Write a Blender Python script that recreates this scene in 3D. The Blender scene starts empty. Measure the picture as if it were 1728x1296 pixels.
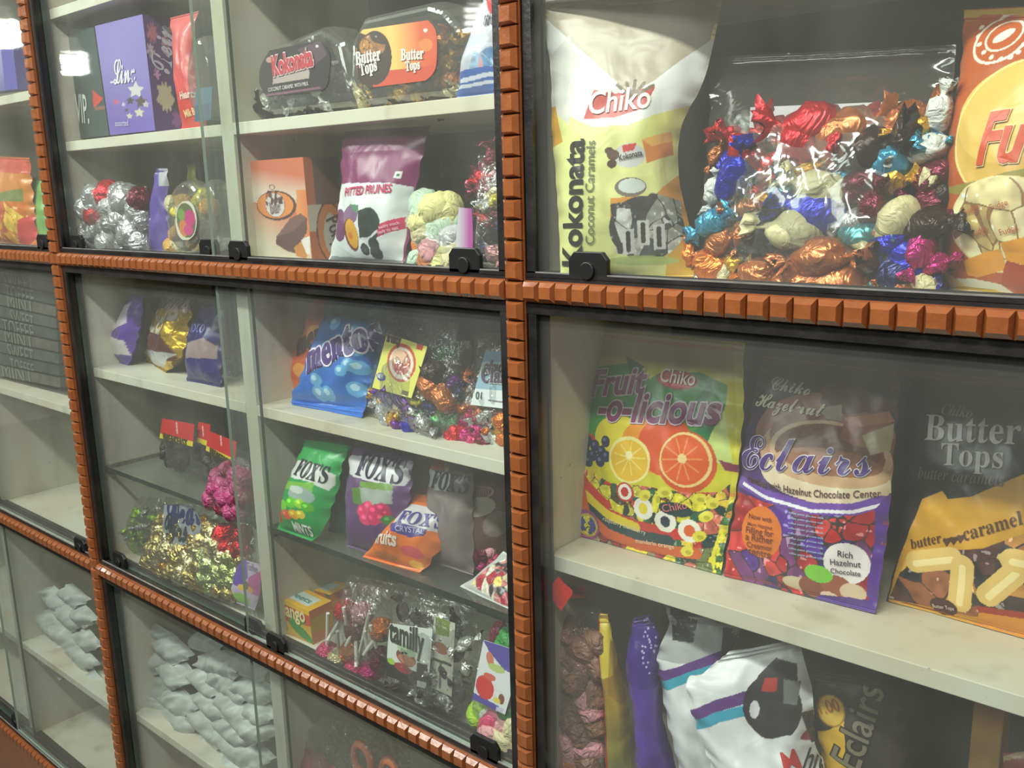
import bpy, bmesh, math, random
import numpy as np
from mathutils import Vector, Matrix

# ------------------------------------------------------------------ camera
S = 0.02                 # one notch of the carved moulding, in metres: the unit the cabinet was measured in
H1Z = 1.45               # height of the middle moulding above the floor
F = 1539.785
R = np.array([[0.7612652530658359, 0.647978568404642, -0.02447425918281526],
              [0.11823365635899868, -0.17581721984647825, -0.9772968370499328],
              [-0.6375704015857848, 0.7410884428272319, -0.21045641574436957]])
CAM = np.array([29.52944463, -34.60433197, 5.04339951])

def W(p):
    p = np.asarray(p, float)
    return p * S + np.array([0, 0, H1Z])

def at(x, y, X=None, Y=None, Z=None):
    """point (in notches) seen at pixel x, y of the photograph on the plane X, Y or Z"""
    d = R.T @ np.array([(x - 864) / F, (y - 648) / F, 1.0])
    if X is not None: t = (X - CAM[0]) / d[0]
    elif Y is not None: t = (Y - CAM[1]) / d[1]
    else: t = (Z - CAM[2]) / d[2]
    return CAM + t * d

scene = bpy.context.scene
C = scene.collection
cam_data = bpy.data.cameras.new('camera')
cam_data.sensor_width = 36
cam_data.lens = F / 1728 * 36
cam_data.clip_start = 0.01
cam = bpy.data.objects.new('camera', cam_data)
C.objects.link(cam)
m = Matrix([[R[0][0], -R[1][0], -R[2][0]], [R[0][1], -R[1][1], -R[2][1]], [R[0][2], -R[1][2], -R[2][2]]])
cam.matrix_world = Matrix.Translation(Vector(W(CAM))) @ m.to_4x4()
scene.camera = cam

# ------------------------------------------------------------------ world, exposure
scene.view_settings.view_transform = 'Standard'
scene.view_settings.look = 'None'
scene.view_settings.gamma = 1
scene.view_settings.use_curve_mapping = False
scene.view_settings.exposure = 0.0
scene.cycles.transparent_max_bounces = 24
scene.cycles.max_bounces = 8
scene.cycles.diffuse_bounces = 3
scene.cycles.caustics_reflective = False
scene.cycles.caustics_refractive = False
world = bpy.data.worlds.new('world')
scene.world = world
world.use_nodes = True
world.node_tree.nodes['Background'].inputs[0].default_value = (0.80, 0.86, 0.80, 1)
world.node_tree.nodes['Background'].inputs[1].default_value = 0.05

def area(name, loc, target, sx, sy, power, col):
    l = bpy.data.lights.new(name, 'AREA')
    l.shape = 'RECTANGLE'; l.size = sx; l.size_y = sy
    l.energy = power; l.color = col
    o = bpy.data.objects.new(name, l)
    o.location = loc
    o.rotation_euler = (Vector(target) - Vector(loc)).to_track_quat('-Z', 'Y').to_euler()
    C.objects.link(o)
    return o
# ceiling tubes in front of the cabinet and the glow of the shop
area('tube_light', (0.25, -1.15, 2.78), (0.25, 0, 1.3), 1.5, 0.10, 45, (1.0, 0.98, 0.91))
area('tube_light', (-1.9, -1.25, 2.78), (-1.9, 0, 1.3), 1.5, 0.10, 54, (0.96, 1.0, 0.94))
area('tube_light', (-0.6, -2.2, 2.70), (-0.4, 0, 1.3), 2.2, 0.4, 34, (0.94, 0.98, 0.95))

# ------------------------------------------------------------------ helpers
def lin(c):
    c = np.asarray(c, float) / 255.0
    return np.where(c <= 0.04045, c / 12.92, ((c + 0.055) / 1.055) ** 2.4)

def tag(o, label=None, cat=None, group=None, kind=None):
    if label: o['label'] = label
    if cat: o['category'] = cat
    if group: o['group'] = group
    if kind: o['kind'] = kind
    return o

def empty(name, loc, label=None, cat=None, group=None):
    o = bpy.data.objects.new(name, None)
    o.empty_display_size = 0.05
    o.location = loc
    C.objects.link(o)
    return tag(o, label, cat, group)

def mesh_obj(name, verts, faces, mats, parent=None, midx=None, cols=None, smooth=False, uvs=None):
    me = bpy.data.meshes.new(name)
    me.from_pydata([tuple(v) for v in np.asarray(verts)], [], [tuple(f) for f in faces])
    for mt in (mats if isinstance(mats, (list, tuple)) else [mats]):
        me.materials.append(mt)
    if midx is not None:
        me.polygons.foreach_set('material_index', np.asarray(midx, np.int32))
    if cols is not None:
        a = me.color_attributes.new('Col', 'FLOAT_COLOR', 'POINT')
        c = np.ones((len(cols), 4), np.float32); c[:, :3] = cols
        a.data.foreach_set('color', c.ravel())
    if smooth:
        me.polygons.foreach_set('use_smooth', np.ones(len(me.polygons), bool))
    me.update()
    o = bpy.data.objects.new(name, me)
    C.objects.link(o)
    if parent is not None:
        o.parent = parent
        o.matrix_parent_inverse = parent.matrix_world.inverted() if False else Matrix.Translation(-Vector(parent.location))
    return o

class MB:
    """collects boxes and the like into one mesh (coordinates in notches unless raw)"""
    def __init__(s): s.v = []; s.f = []; s.m = []
    def box(s, x0, x1, y0, y1, z0, z1, mi=0):
        n = len(s.v)
        s.v += [W((x, y, z)) for z in (z0, z1) for y in (y0, y1) for x in (x0, x1)]
        s.f += [(n, n+2, n+3, n+1), (n+4, n+5, n+7, n+6), (n, n+1, n+5, n+4), (n+2, n+6, n+7, n+3), (n, n+4, n+6, n+2), (n+1, n+3, n+7, n+5)]
        s.m += [mi] * 6
        return s
    def add(s, vs, fs, mi=0):
        n = len(s.v); s.v += list(vs); s.f += [tuple(i + n for i in f) for f in fs]; s.m += [mi] * len(fs)
        return s
    def prism(s, poly, y0, y1, mi=0, axis='y'):
        """poly of (x,z) extruded in y"""
        n = len(poly)
        if axis == 'y': vs = [W((x, y0, z)) for x, z in poly] + [W((x, y1, z)) for x, z in poly]
        else: vs = [W((y0, x, z)) for x, z in poly] + [W((y1, x, z)) for x, z in poly]
        fs = [tuple(range(n)), tuple(range(2*n-1, n-1, -1))] + [(i, i+n, (i+1) % n + n, (i+1) % n) for i in range(n)]
        return s.add(vs, fs, mi)
    def obj(s, name, mats, parent=None, smooth=False, bevel=0):
        o = mesh_obj(name, s.v, s.f, mats, parent, s.m, smooth=smooth)
        if bevel:
            b = o.modifiers.new('bevel', 'BEVEL'); b.width = bevel; b.segments = 2; b.limit_method = 'ANGLE'
        return o

# ------------------------------------------------------------------ materials
def nodes_mat(name):
    mt = bpy.data.materials.new(name); mt.use_nodes = True
    nt = mt.node_tree; nt.nodes.clear()
    return mt, nt, nt.nodes, nt.links

def principled(name, col, rough=0.5, metal=0.0, spec=0.5, noise=0.0, nscale=40, bump=0.0, bscale=60, col2=None, coat=0):
    mt, nt, N, L = nodes_mat(name)
    out = N.new('ShaderNodeOutputMaterial'); b = N.new('ShaderNodeBsdfPrincipled')
    L.new(b.outputs[0], out.inputs[0])
    b.inputs['Roughness'].default_value = rough; b.inputs['Metallic'].default_value = metal
    b.inputs['Specular IOR Level'].default_value = spec
    b.inputs['Coat Weight'].default_value = coat
    c = tuple(lin(col)) + (1,)
    b.inputs['Base Color'].default_value = c
    tc = N.new('ShaderNodeTexCoord')
    if noise:
        n = N.new('ShaderNodeTexNoise'); n.inputs['Scale'].default_value = nscale; n.inputs['Detail'].default_value = 6
        L.new(tc.outputs['Object'], n.inputs['Vector'])
        r = N.new('ShaderNodeMapRange'); r.inputs[1].default_value = 0.35; r.inputs[2].default_value = 0.7
        r.inputs[3].default_value = 0; r.inputs[4].default_value = noise
        L.new(n.outputs[0], r.inputs[0])
        mx = N.new('ShaderNodeMix'); mx.data_type = 'RGBA'
        L.new(r.outputs[0], mx.inputs[0]); mx.inputs[6].default_value = c
        mx.inputs[7].default_value = tuple(lin(col2 if col2 is not None else np.array(col) * 0.55)) + (1,)
        L.new(mx.outputs[2], b.inputs['Base Color'])
    if bump:
        n = N.new('ShaderNodeTexNoise'); n.inputs['Scale'].default_value = bscale; n.inputs['Detail'].default_value = 4
        L.new(tc.outputs['Object'], n.inputs['Vector'])
        bp = N.new('ShaderNodeBump'); bp.inputs['Strength'].default_value = bump; bp.inputs['Distance'].default_value = 0.004
        L.new(n.outputs[0], bp.inputs['Height']); L.new(bp.outputs[0], b.inputs['Normal'])
    return mt

def board_material():
    """cream laminate with grime, knocks and smudges"""
    mt, nt, N, L = nodes_mat('cream_laminate')
    out = N.new('ShaderNodeOutputMaterial'); b = N.new('ShaderNodeBsdfPrincipled'); L.new(b.outputs[0], out.inputs[0])
    b.inputs['Roughness'].default_value = 0.55
    tc = N.new('ShaderNodeTexCoord')
    def noise(scale, det, lo, hi, a, z=None):
        n = N.new('ShaderNodeTexNoise'); n.inputs['Scale'].default_value = scale; n.inputs['Detail'].default_value = det
        if z:
            mp = N.new('ShaderNodeMapping'); mp.inputs['Scale'].default_value = z
            L.new(tc.outputs['Object'], mp.inputs[0]); L.new(mp.outputs[0], n.inputs['Vector'])
        else: L.new(tc.outputs['Object'], n.inputs['Vector'])
        r = N.new('ShaderNodeMapRange'); r.inputs[1].default_value = lo; r.inputs[2].default_value = hi
        r.inputs[3].default_value = 0; r.inputs[4].default_value = a
        L.new(n.outputs[0], r.inputs[0]); return r.outputs[0]
    def mix(f, a, c2):
        mx = N.new('ShaderNodeMix'); mx.data_type = 'RGBA'; L.new(f, mx.inputs[0])
        if isinstance(a, tuple): mx.inputs[6].default_value = a
        else: L.new(a, mx.inputs[6])
        mx.inputs[7].default_value = c2; return mx.outputs[2]
    c0 = tuple(lin((212, 212, 194))) + (1,)
    c = mix(noise(7, 5, .4, .75, .7), c0, tuple(lin((202, 184, 152))) + (1,))
    c = mix(noise(22, 6, .55, .75, .45, (1, 1, .35)), c, tuple(lin((150, 145, 122))) + (1,))
    c = mix(noise(160, 3, .72, .76, .6), c, tuple(lin((90, 80, 66))) + (1,))
    L.new(c, b.inputs['Base Color'])
    return mt

def glass_material(name, tint, dust):
    mt, nt, N, L = nodes_mat(name)
    out = N.new('ShaderNodeOutputMaterial')
    tr = N.new('ShaderNodeBsdfTransparent'); tr.inputs[0].default_value = tint + (1,)
    gl = N.new('ShaderNodeBsdfGlossy'); gl.inputs['Roughness'].default_value = 0.03
    gl.inputs[0].default_value = (1, 1, 1, 1)
    fr = N.new('ShaderNodeFresnel')
    ge = N.new('ShaderNodeNewGeometry')
    io = N.new('ShaderNodeMix'); io.data_type = 'FLOAT'     # same reflectance on both faces of the sheet
    L.new(ge.outputs['Backfacing'], io.inputs[0]); io.inputs[2].default_value = 1.45; io.inputs[3].default_value = 1 / 1.45
    L.new(io.outputs[0], fr.inputs[0])
    m1 = N.new('ShaderNodeMixShader'); L.new(fr.outputs[0], m1.inputs[0]); L.new(tr.outputs[0], m1.inputs[1]); L.new(gl.outputs[0], m1.inputs[2])
    df = N.new('ShaderNodeBsdfDiffuse'); df.inputs[0].default_value = (.8, .8, .76, 1)
    tc = N.new('ShaderNodeTexCoord')
    n = N.new('ShaderNodeTexNoise'); n.inputs['Scale'].default_value = 9; n.inputs['Detail'].default_value = 8
    mp = N.new('ShaderNodeMapping'); mp.inputs['Scale'].default_value = (1, 1, .4)
    L.new(tc.outputs['Object'], mp.inputs[0]); L.new(mp.outputs[0], n.inputs['Vector'])
    r = N.new('ShaderNodeMapRange'); r.inputs[1].default_value = .35; r.inputs[2].default_value = .75
    r.inputs[3].default_value = dust * .7; r.inputs[4].default_value = dust * 1.3
    L.new(n.outputs[0], r.inputs[0])
    m2 = N.new('ShaderNodeMixShader'); L.new(r.outputs[0], m2.inputs[0]); L.new(m1.outputs[0], m2.inputs[1]); L.new(df.outputs[0], m2.inputs[2])
    L.new(m2.outputs[0], out.inputs[0])
    return mt

def film_material(name, tint=(.93, .95, .94), base=.04, rough=.12, bump=.7, bscale=45, haze=.03):
    """thin crinkled clear plastic"""
    mt, nt, N, L = nodes_mat(name)
    out = N.new('ShaderNodeOutputMaterial')
    tr = N.new('ShaderNodeBsdfTransparent'); tr.inputs[0].default_value = tint + (1,)
    gl = N.new('ShaderNodeBsdfGlossy'); gl.inputs['Roughness'].default_value = rough
    lw = N.new('ShaderNodeLayerWeight'); lw.inputs[0].default_value = .35
    tc = N.new('ShaderNodeTexCoord')
    n = N.new('ShaderNodeTexNoise'); n.inputs['Scale'].default_value = bscale; n.inputs['Detail'].default_value = 3; n.inputs['Distortion'].default_value = 1.5
    L.new(tc.outputs['Object'], n.inputs['Vector'])
    bp = N.new('ShaderNodeBump'); bp.inputs['Strength'].default_value = bump; bp.inputs['Distance'].default_value = .01
    L.new(n.outputs[0], bp.inputs['Height']); L.new(bp.outputs[0], gl.inputs['Normal']); L.new(bp.outputs[0], lw.inputs['Normal'])
    r = N.new('ShaderNodeMapRange'); r.inputs[1].default_value = 0; r.inputs[2].default_value = 1
    r.inputs[3].default_value = base; r.inputs[4].default_value = .75
    L.new(lw.outputs['Facing'], r.inputs[0])
    m1 = N.new('ShaderNodeMixShader'); L.new(r.outputs[0], m1.inputs[0]); L.new(tr.outputs[0], m1.inputs[1]); L.new(gl.outputs[0], m1.inputs[2])
    df = N.new('ShaderNodeBsdfDiffuse'); df.inputs[0].default_value = (.85, .86, .84, 1)
    m2 = N.new('ShaderNodeMixShader'); m2.inputs[0].default_value = haze
    L.new(m1.outputs[0], m2.inputs[1]); L.new(df.outputs[0], m2.inputs[2]); L.new(m2.outputs[0], out.inputs[0])
    return mt

def print_material(name, rough=.32, metal=0., bump=.25, bscale=25, coat=0.):
    """printed packaging: the print is a per-vertex colour, crinkles are a bump"""
    mt, nt, N, L = nodes_mat(name)
    out = N.new('ShaderNodeOutputMaterial'); b = N.new('ShaderNodeBsdfPrincipled'); L.new(b.outputs[0], out.inputs[0])
    at_ = N.new('ShaderNodeAttribute'); at_.attribute_name = 'Col'
    L.new(at_.outputs['Color'], b.inputs['Base Color'])
    b.inputs['Roughness'].default_value = rough; b.inputs['Metallic'].default_value = metal; b.inputs['Coat Weight'].default_value = coat
    if bump:
        tc = N.new('ShaderNodeTexCoord'); n = N.new('ShaderNodeTexNoise'); n.inputs['Scale'].default_value = bscale
        n.inputs['Detail'].default_value = 2; n.inputs['Distortion'].default_value = .8
        L.new(tc.outputs['Object'], n.inputs['Vector'])
        bp = N.new('ShaderNodeBump'); bp.inputs['Strength'].default_value = bump; bp.inputs['Distance'].default_value = .008
        L.new(n.outputs[0], bp.inputs['Height']); L.new(bp.outputs[0], b.inputs['Normal'])
    return mt

def wrap_material(name, metal, rough, trans=0):
    """sweet wrapper, takes the colour of its object"""
    mt, nt, N, L = nodes_mat(name)
    out = N.new('ShaderNodeOutputMaterial'); b = N.new('ShaderNodeBsdfPrincipled'); L.new(b.outputs[0], out.inputs[0])
    oi = N.new('ShaderNodeObjectInfo'); L.new(oi.outputs['Color'], b.inputs['Base Color'])
    b.inputs['Roughness'].default_value = rough; b.inputs['Metallic'].default_value = metal
    tc = N.new('ShaderNodeTexCoord'); n = N.new('ShaderNodeTexNoise'); n.inputs['Scale'].default_value = 120
    n.inputs['Detail'].default_value = 3; n.inputs['Distortion'].default_value = 1.5
    L.new(tc.outputs['Object'], n.inputs['Vector'])
    bp = N.new('ShaderNodeBump'); bp.inputs['Strength'].default_value = 1; bp.inputs['Distance'].default_value = .008
    L.new(n.outputs[0], bp.inputs['Height']); L.new(bp.outputs[0], b.inputs['Normal'])
    return mt

M = {}
M['board'] = board_material()
M['back'] = principled('cabinet_back_darker', (92, 94, 84), .6, noise=.7, nscale=6, col2=(58, 62, 56))
M['backlight'] = principled('cabinet_back_pale_laminate', (186, 184, 166), .6, noise=.5, nscale=6, col2=(150, 146, 128))
M['wood'] = principled('carved_orange_brown_wood', (144, 84, 46), .26, noise=.5, nscale=45, col2=(108, 56, 30), bump=.15, bscale=150, coat=.7)
M['black'] = principled('black_aluminium', (26, 25, 26), .32, spec=.6, noise=.5, nscale=30, col2=(58, 55, 52), bump=.1, bscale=200)
M['lip'] = principled('bare_aluminium_lip', (205, 205, 202), .3, metal=.7, noise=.5, nscale=60, col2=(120, 118, 112))
M['lock'] = principled('black_plastic_lock', (24, 24, 25), .4)
M['glass'] = glass_material('dusty_sliding_glass', (.95, .97, .955), .036)
M['edge'] = principled('green_glass_edge', (56, 80, 68), .15)
M['edge_dark'] = principled('dark_green_glass_edge', (34, 48, 42), .2)
M['edge_light'] = principled('pale_green_glass_edge', (150, 170, 156), .2)
M['shelfglass'] = glass_material('glass_shelf', (.88, .93, .90), .06)
M['film'] = film_material('clear_film', base=.03, haze=.02)
M['film_soft'] = film_material('clear_film_soft', bump=.3, bscale=14, base=.04, rough=.1, haze=.03)
M['tub'] = film_material('clear_moulded_plastic', bump=.1, bscale=12, base=.06, rough=.06, haze=.06, tint=(.9, .93, .92))
M['print'] = print_material('printed_plastic')
M['card'] = print_material('printed_card', rough=.45, bump=0)
M['foilprint'] = print_material('printed_foil', rough=.25, metal=.45, bump=.7, bscale=40)
M['foil'] = wrap_material('sweet_foil', .55, .25)
M['wax'] = wrap_material('sweet_waxed_paper', 0, .35)
M['gold'] = wrap_material('gold_foil', .9, .25)
M['white_film'] = principled('white_translucent_pouch', (186, 192, 188), .4, noise=.5, nscale=40, col2=(140, 148, 144), bump=.8, bscale=35)
M['timber'] = principled('raw_timber', (196, 150, 84), .7, noise=.6, nscale=25, col2=(150, 104, 52))
M['paper'] = principled('white_paper', (214, 208, 212), .7)
M['wallfar'] = principled('shop_wall', (150, 148, 136), .8, noise=.9, nscale=1.6, col2=(60, 60, 56))
M['dark_panel'] = principled('reflection_dark_panel', (52, 50, 46), .6, noise=.6, nscale=2)
M['floor'] = principled('shop_floor', (96, 92, 84), .5, noise=.5, nscale=4)
M['ceil'] = principled('shop_ceiling', (190, 190, 182), .8)
M['wallcream'] = principled('pale_wall', (206, 202, 190), .8)

# ------------------------------------------------------------------ room
def struct(name, mb, mat): return tag(mb.obj(name, mat), kind='structure')
def rawbox(x0, x1, y0, y1, z0, z1):
    b = MB(); b.box(x0 / S, x1 / S, y0 / S, y1 / S, (z0 - H1Z) / S, (z1 - H1Z) / S); return b
struct('floor', rawbox(-6.2, 3.2, -3.0, .6, -.1, 0), M['floor'])
struct('ceiling', rawbox(-6.2, 3.2, -3.0, .6, 2.9, 3.0), M['ceil'])
struct('wall_back', rawbox(-6.2, 3.2, .42, .6, 0, 2.9), M['wallcream'])
struct('wall_front', rawbox(-6.2, 3.2, -3.0, -2.8, 0, 2.9), M['wallfar'])
struct('unseen_dark_panel_1', rawbox(-6.2, 3.2, -2.8, -2.72, 0, 1.25), M['dark_panel'])  # unseen dark panel, added so the lower panes mirror less of the room
struct('wall_left', rawbox(-6.3, -6.2, -3.0, .6, 0, 2.9), M['wallcream'])
struct('wall_right', rawbox(3.2, 3.3, -3.0, .6, 0, 2.9), M['wallcream'])

# ------------------------------------------------------------------ cabinet
DEPTH = 14.5
XV = [-103.86, -51.93, 0.0, 51.93]
ZH = [30.0, 0.0, -28.5, -57.5]
cab = empty('display_cabinet', tuple(W((-26, 5, -57.5 - 14))), 'tall wall-to-wall shop display cabinet in cream board with orange-brown carved mouldings', 'display cabinet')

def notched(length, horizontal, x, z):
    """carved moulding: a flat ledge with a row of bevelled blocks; x, z = start"""
    mb = MB()
    hw = .57 if not horizontal else .5
    n = int(round(length))
    p = length / n
    def P(u, w, y):     # u along, w across
        return W((x + u, y, z + w)) if horizontal else W((x + w, y, z + u))
    def block(vs, fs):
        if not horizontal: fs = [f[::-1] for f in fs]
        mb.add(vs, fs)
    def bar(w0, w1, y0, y1):
        vs = [P(u, w, y) for u in (0, length) for w in (w0, w1) for y in (y0, y1)]
        block(vs, [(0, 4, 6, 2), (1, 3, 7, 5), (0, 1, 5, 4), (2, 6, 7, 3), (0, 2, 3, 1), (4, 5, 7, 6)])
    bar(-hw - .10, hw + .10, .30, 1.0)
    bar(-hw - .04, hw + .04, .20, .34)
    for i in range(n):
        c = (i + .5) * p
        prof = [(.475, hw, .24), (.46, hw * .98, .04), (.34, hw * .56, -.2)]      # half along, half across, y
        vs = []
        for a, w, y in prof:
            vs += [P(c - a, -w, y), P(c + a, -w, y), P(c + a, w, y), P(c - a, w, y)]
        fs = [(8, 9, 10, 11)]
        for r in (0, 4):
            for k in range(4):
                k2 = (k + 1) % 4
                fs.append((r + k, r + k2, r + 4 + k2, r + 4 + k))
        block(vs, fs)
    return mb

for i, xv in enumerate(XV):
    mb = notched(88, False, xv, -57.5)
    tag(mb.obj('carved_moulding', M['wood'], cab), 'upright carved orange-brown moulding')
for i in range(3):
    for zh in ZH:
        mb = notched(51.93 - 1.24, True, XV[i] + .62, zh)
        tag(mb.obj('carved_moulding', M['wood'], cab), 'level carved orange-brown moulding')
mb = MB(); mb.box(-104.4, 52.4, .1, .9, -66, -58.15); tag(mb.obj('plinth_board', M['wood'], cab), 'plain orange-brown board under the lowest moulding')
mb = MB(); mb.box(-104.4, 52.4, DEPTH, DEPTH + .8, -28.3, 30.5); mb.obj('back_panel', M['back'], cab)  # back of the upper rows, toned darker than the bottom row
mb = MB(); mb.box(-104.4, 52.4, DEPTH, DEPTH + .8, -72.5, -28.3); mb.obj('back_panel', M['backlight'], cab)
for xv in XV:
    mb = MB(); mb.box(xv - .5, xv + .5, 1.0, DEPTH, -72.5, 30.5); mb.obj('upright_board', M['board'], cab, bevel=.0006)
mb = MB(); mb.box(-104.4, 52.4, 1.0, DEPTH, 30.5, 31.3); mb.obj('top_board', M['board'], cab)
# floors of the rows, behind the mouldings
for zh in ZH[1:]:
    for i in range(3):
        mb = MB(); mb.box(XV[i] + .5, XV[i+1] - .5, 1.05, DEPTH, zh - .35, zh + .45); mb.obj('shelf', M['board'], cab)
# middle boards that split a bay, flush with the shelf fronts
SF = 1.8
for i, row in ((0, 0), (0, 1), (0, 2), (1, 0), (1, 1), (1, 2), (2, 0), (2, 1), (2, 2)):
    xd = XV[i] + 25.2 if i != 2 else XV[i] + 28.0
    mb = MB(); mb.box(xd - .7, xd + .7, SF, DEPTH, ZH[row + 1] + .45, ZH[row] - .35); mb.obj('upright_board', M['board'], cab, bevel=.0008)
def shelf(bay, z1, th=.78, half=None, name='shelf', mat='board', y0=SF):
    x0, x1 = XV[bay] + .5, XV[bay + 1] - .5
    xd = XV[bay] + (25.2 if bay != 2 else 28.0)
    for h in ((0, 1) if half is None else (half,)):
        a, b = ((x0, xd - .7), (xd + .7, x1))[h]
        mb = MB(); mb.box(a, b, y0, DEPTH, z1 - th, z1)
        mb.obj(name, M[mat], cab, bevel=.0008 if mat == 'board' else 0)
shelf(1, 9.75); shelf(1, 20.3)
shelf(0, 14.4); shelf(2, 14.4)
shelf(1, -9.8); shelf(0, -14.2)
shelf(2, -14.45, .85)
shelf(1, -44.0); shelf(0, -45.2)

def glass_slab(name, x0, x1, y0, y1, z0, z1, mat, edge, parent):
    mb = MB(); mb.box(x0, x1, y0, y1, z0, z1)
    mb.m = [1, 1, 0, 0, 1, 1] if (y1 - y0) < (z1 - z0) else [0, 0, 1, 1, 1, 1]
    return mb.obj(name, [M[mat], M[edge]], parent)
for half in (0, 1):
    a, b = ((-51.43, -27.43), (-26.03, -.5))[half]
    o = glass_slab('glass_shelf', a, b, 1.9, DEPTH - 1, -19.42, -19.0, 'shelfglass', 'edge_dark', cab)
    for x in (a + .3, b - .3):
        for y in (2.2, DEPTH - 2):
            mb = MB(); mb.box(x - .3, x + .3, y - .2, y + .2, -19.75, -19.42); mb.obj('shelf_peg', M['lock'], cab)

# frames, channels and sliding panes
for i in range(3):
    for r in range(3):
        x0, x1 = XV[i] + .57, XV[i + 1] - .57
        z0, z1 = ZH[r + 1] + .5, ZH[r] - .5
        mb = MB()
        mb.box(x0, x1, .28, 1.7, z0, z0 + .22)
        mb.box(x0, x1, .28, .42, z0 + .2, z0 + .42)
        mb.box(x0, x1, 1.6, 1.72, z0 + .2, z0 + .42)
        mb.box(x0, x1, 1.7, 2.5, z0 - .04, z0 + .02)
        mb.obj('bottom_track', M['black'], cab)
        mb = MB(); mb.box(x0, x1, .30, .40, z0 + .42, z0 + .48)
        mb.obj('track_lip', M['lip'], cab)
        mb = MB()
        mb.box(x0, x1, .28, 1.7, z1 - .28, z1)
        mb.box(x0, x1, .28, .42, z1 - .62, z1 - .28)
        mb.box(x0, x1, 1.6, 1.72, z1 - .62, z1 - .28)
        mb.obj('top_track', M['black'], cab)
        for s_, xa in ((1, x0), (-1, x1)):
            mb = MB()
            e = sorted((xa, xa + s_ * .62))
            mb.box(e[0], e[1], .30, .46, z0 + .42, z1 - .62)
            e2 = sorted((xa, xa + s_ * .3))
            mb.box(e2[0], e2[1], .42, 1.72, z0 + .45, z1 - .62)
            e = sorted((xa, xa + s_ * .38))
            mb.box(e[0], e[1], 1.55, 1.72, z0 + .45, z1 - .62)
            mb.obj('side_track', M['black'], cab)

def lock(parent, x, z, y):
    mb = MB()
    w, h = 1.1, 1.3
    mb.prism([(x - w, z), (x + w, z), (x + w, z + h - .35), (x + w - .3, z + h), (x - w + .3, z + h), (x - w, z + h - .35)][::-1], y - .32, y - .02)
    k = [(x + .42 * math.cos(a), z + .42 + .42 * math.sin(a)) for a in np.linspace(0, 2 * math.pi, 16, endpoint=False)]
    mb.prism(k[::-1], y - .45, y - .3)
    return mb.obj('lock', M['lock'], parent, bevel=.0008)

def pane(i, r, xa, xb, y, lockx=(), edges='edge'):
    z0, z1 = ZH[r + 1] + .75, ZH[r] - .8
    o = glass_slab('sliding_glass_door', xa, xb, y - .12, y + .12, z0, z1, 'glass', edges, cab)
    for x in lockx: lock(o, x, ZH[r + 1] + .72, y - .12)
    return o
YF, YB = .72, 1.25
for i in range(3):
    for r in range(3):
        e = XV[i] + 27.3 if i != 2 else XV[i] + 30
        l = e - 3.4
        lx = {(1, 0): ([-49.3, -28.9], [-24.4, -3.6]), (1, 1): ([-48.6, -27.6], [-24.0, -3.4]), (2, 0): ([4.35], []), (0, 0): ([], [-54.6]), (0, 1): ([], [-55.2]),
              (2, 1): ([], []), (0, 2): ([-81], [])}.get((i, r), ([], []))
        pane(i, r, l, XV[i + 1] - .95, YF, lx[1], 'edge_light')
        pane(i, r, XV[i] + .95, e, YB if i < 2 else YF + .001, lx[0], 'edge')

# ------------------------------------------------------------------ printing
def vnoise(x, y, seed=0):
    xi = np.floor(x).astype(int); yi = np.floor(y).astype(int); fx = x - xi; fy = y - yi
    def h(a, b):
        n = (a * 374761393 + b * 668265263 + seed * 974711) & 0x7fffffff
        n = ((n ^ (n >> 13)) * 1274126177) & 0x7fffffff
        return ((n ^ (n >> 16)) & 0xffff) / 65535.
    u = fx * fx * (3 - 2 * fx); v = fy * fy * (3 - 2 * fy)
    return (h(xi, yi) * (1 - u) + h(xi + 1, yi) * u) * (1 - v) + (h(xi, yi + 1) * (1 - u) + h(xi + 1, yi + 1) * u) * v

def mbold(s): return ''.join(chr(0x1D400 + ord(c) - 65) if 'A' <= c <= 'Z' else chr(0x1D41A + ord(c) - 97) if 'a' <= c <= 'z' else c for c in s)
def mscript(s): return ''.join(chr(0x1D4D0 + ord(c) - 65) if 'A' <= c <= 'Z' else chr(0x1D4EA + ord(c) - 97) if 'a' <= c <= 'z' else c for c in s)
def mital(s): return ''.join(chr(0x1D468 + ord(c) - 65) if 'A' <= c <= 'Z' else chr(0x1D482 + ord(c) - 97) if 'a' <= c <= 'z' else c for c in s)

_gl = {}
def glyphs(text, off=0., sub=.2, key=None):
    """outline text as flat triangles, finely cut"""
    k = (text, off)
    if k in _gl: return _gl[k]
    c = bpy.data.curves.new('txt', 'FONT'); c.body = text; c.offset = off; c.resolution_u = 3; c.align_x = 'LEFT'
    o = bpy.data.objects.new('txt', c)
    me = bpy.data.meshes.new_from_object(o)
    bm = bmesh.new(); bm.from_mesh(me)
    bmesh.ops.triangulate(bm, faces=bm.faces[:])
    for _ in range(3):
        long = [e for e in bm.edges if e.calc_length() > sub]
        if not long: break
        bmesh.ops.subdivide_edges(bm, edges=long, cuts=1)
        bmesh.ops.triangulate(bm, faces=bm.faces[:])
    bm.verts.ensure_lookup_table()
    v = np.array([tuple(x.co)[:2] for x in bm.verts]) if len(bm.verts) else np.zeros((0, 2))
    f = []
    for x in bm.faces:
        ids = [q.index for q in x.verts]
        f.append(ids if x.normal.z > 0 else ids[::-1])
    bm.free(); bpy.data.objects.remove(o); bpy.data.curves.remove(c); bpy.data.meshes.remove(me)
    _gl[k] = (v, f)
    return v, f

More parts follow.
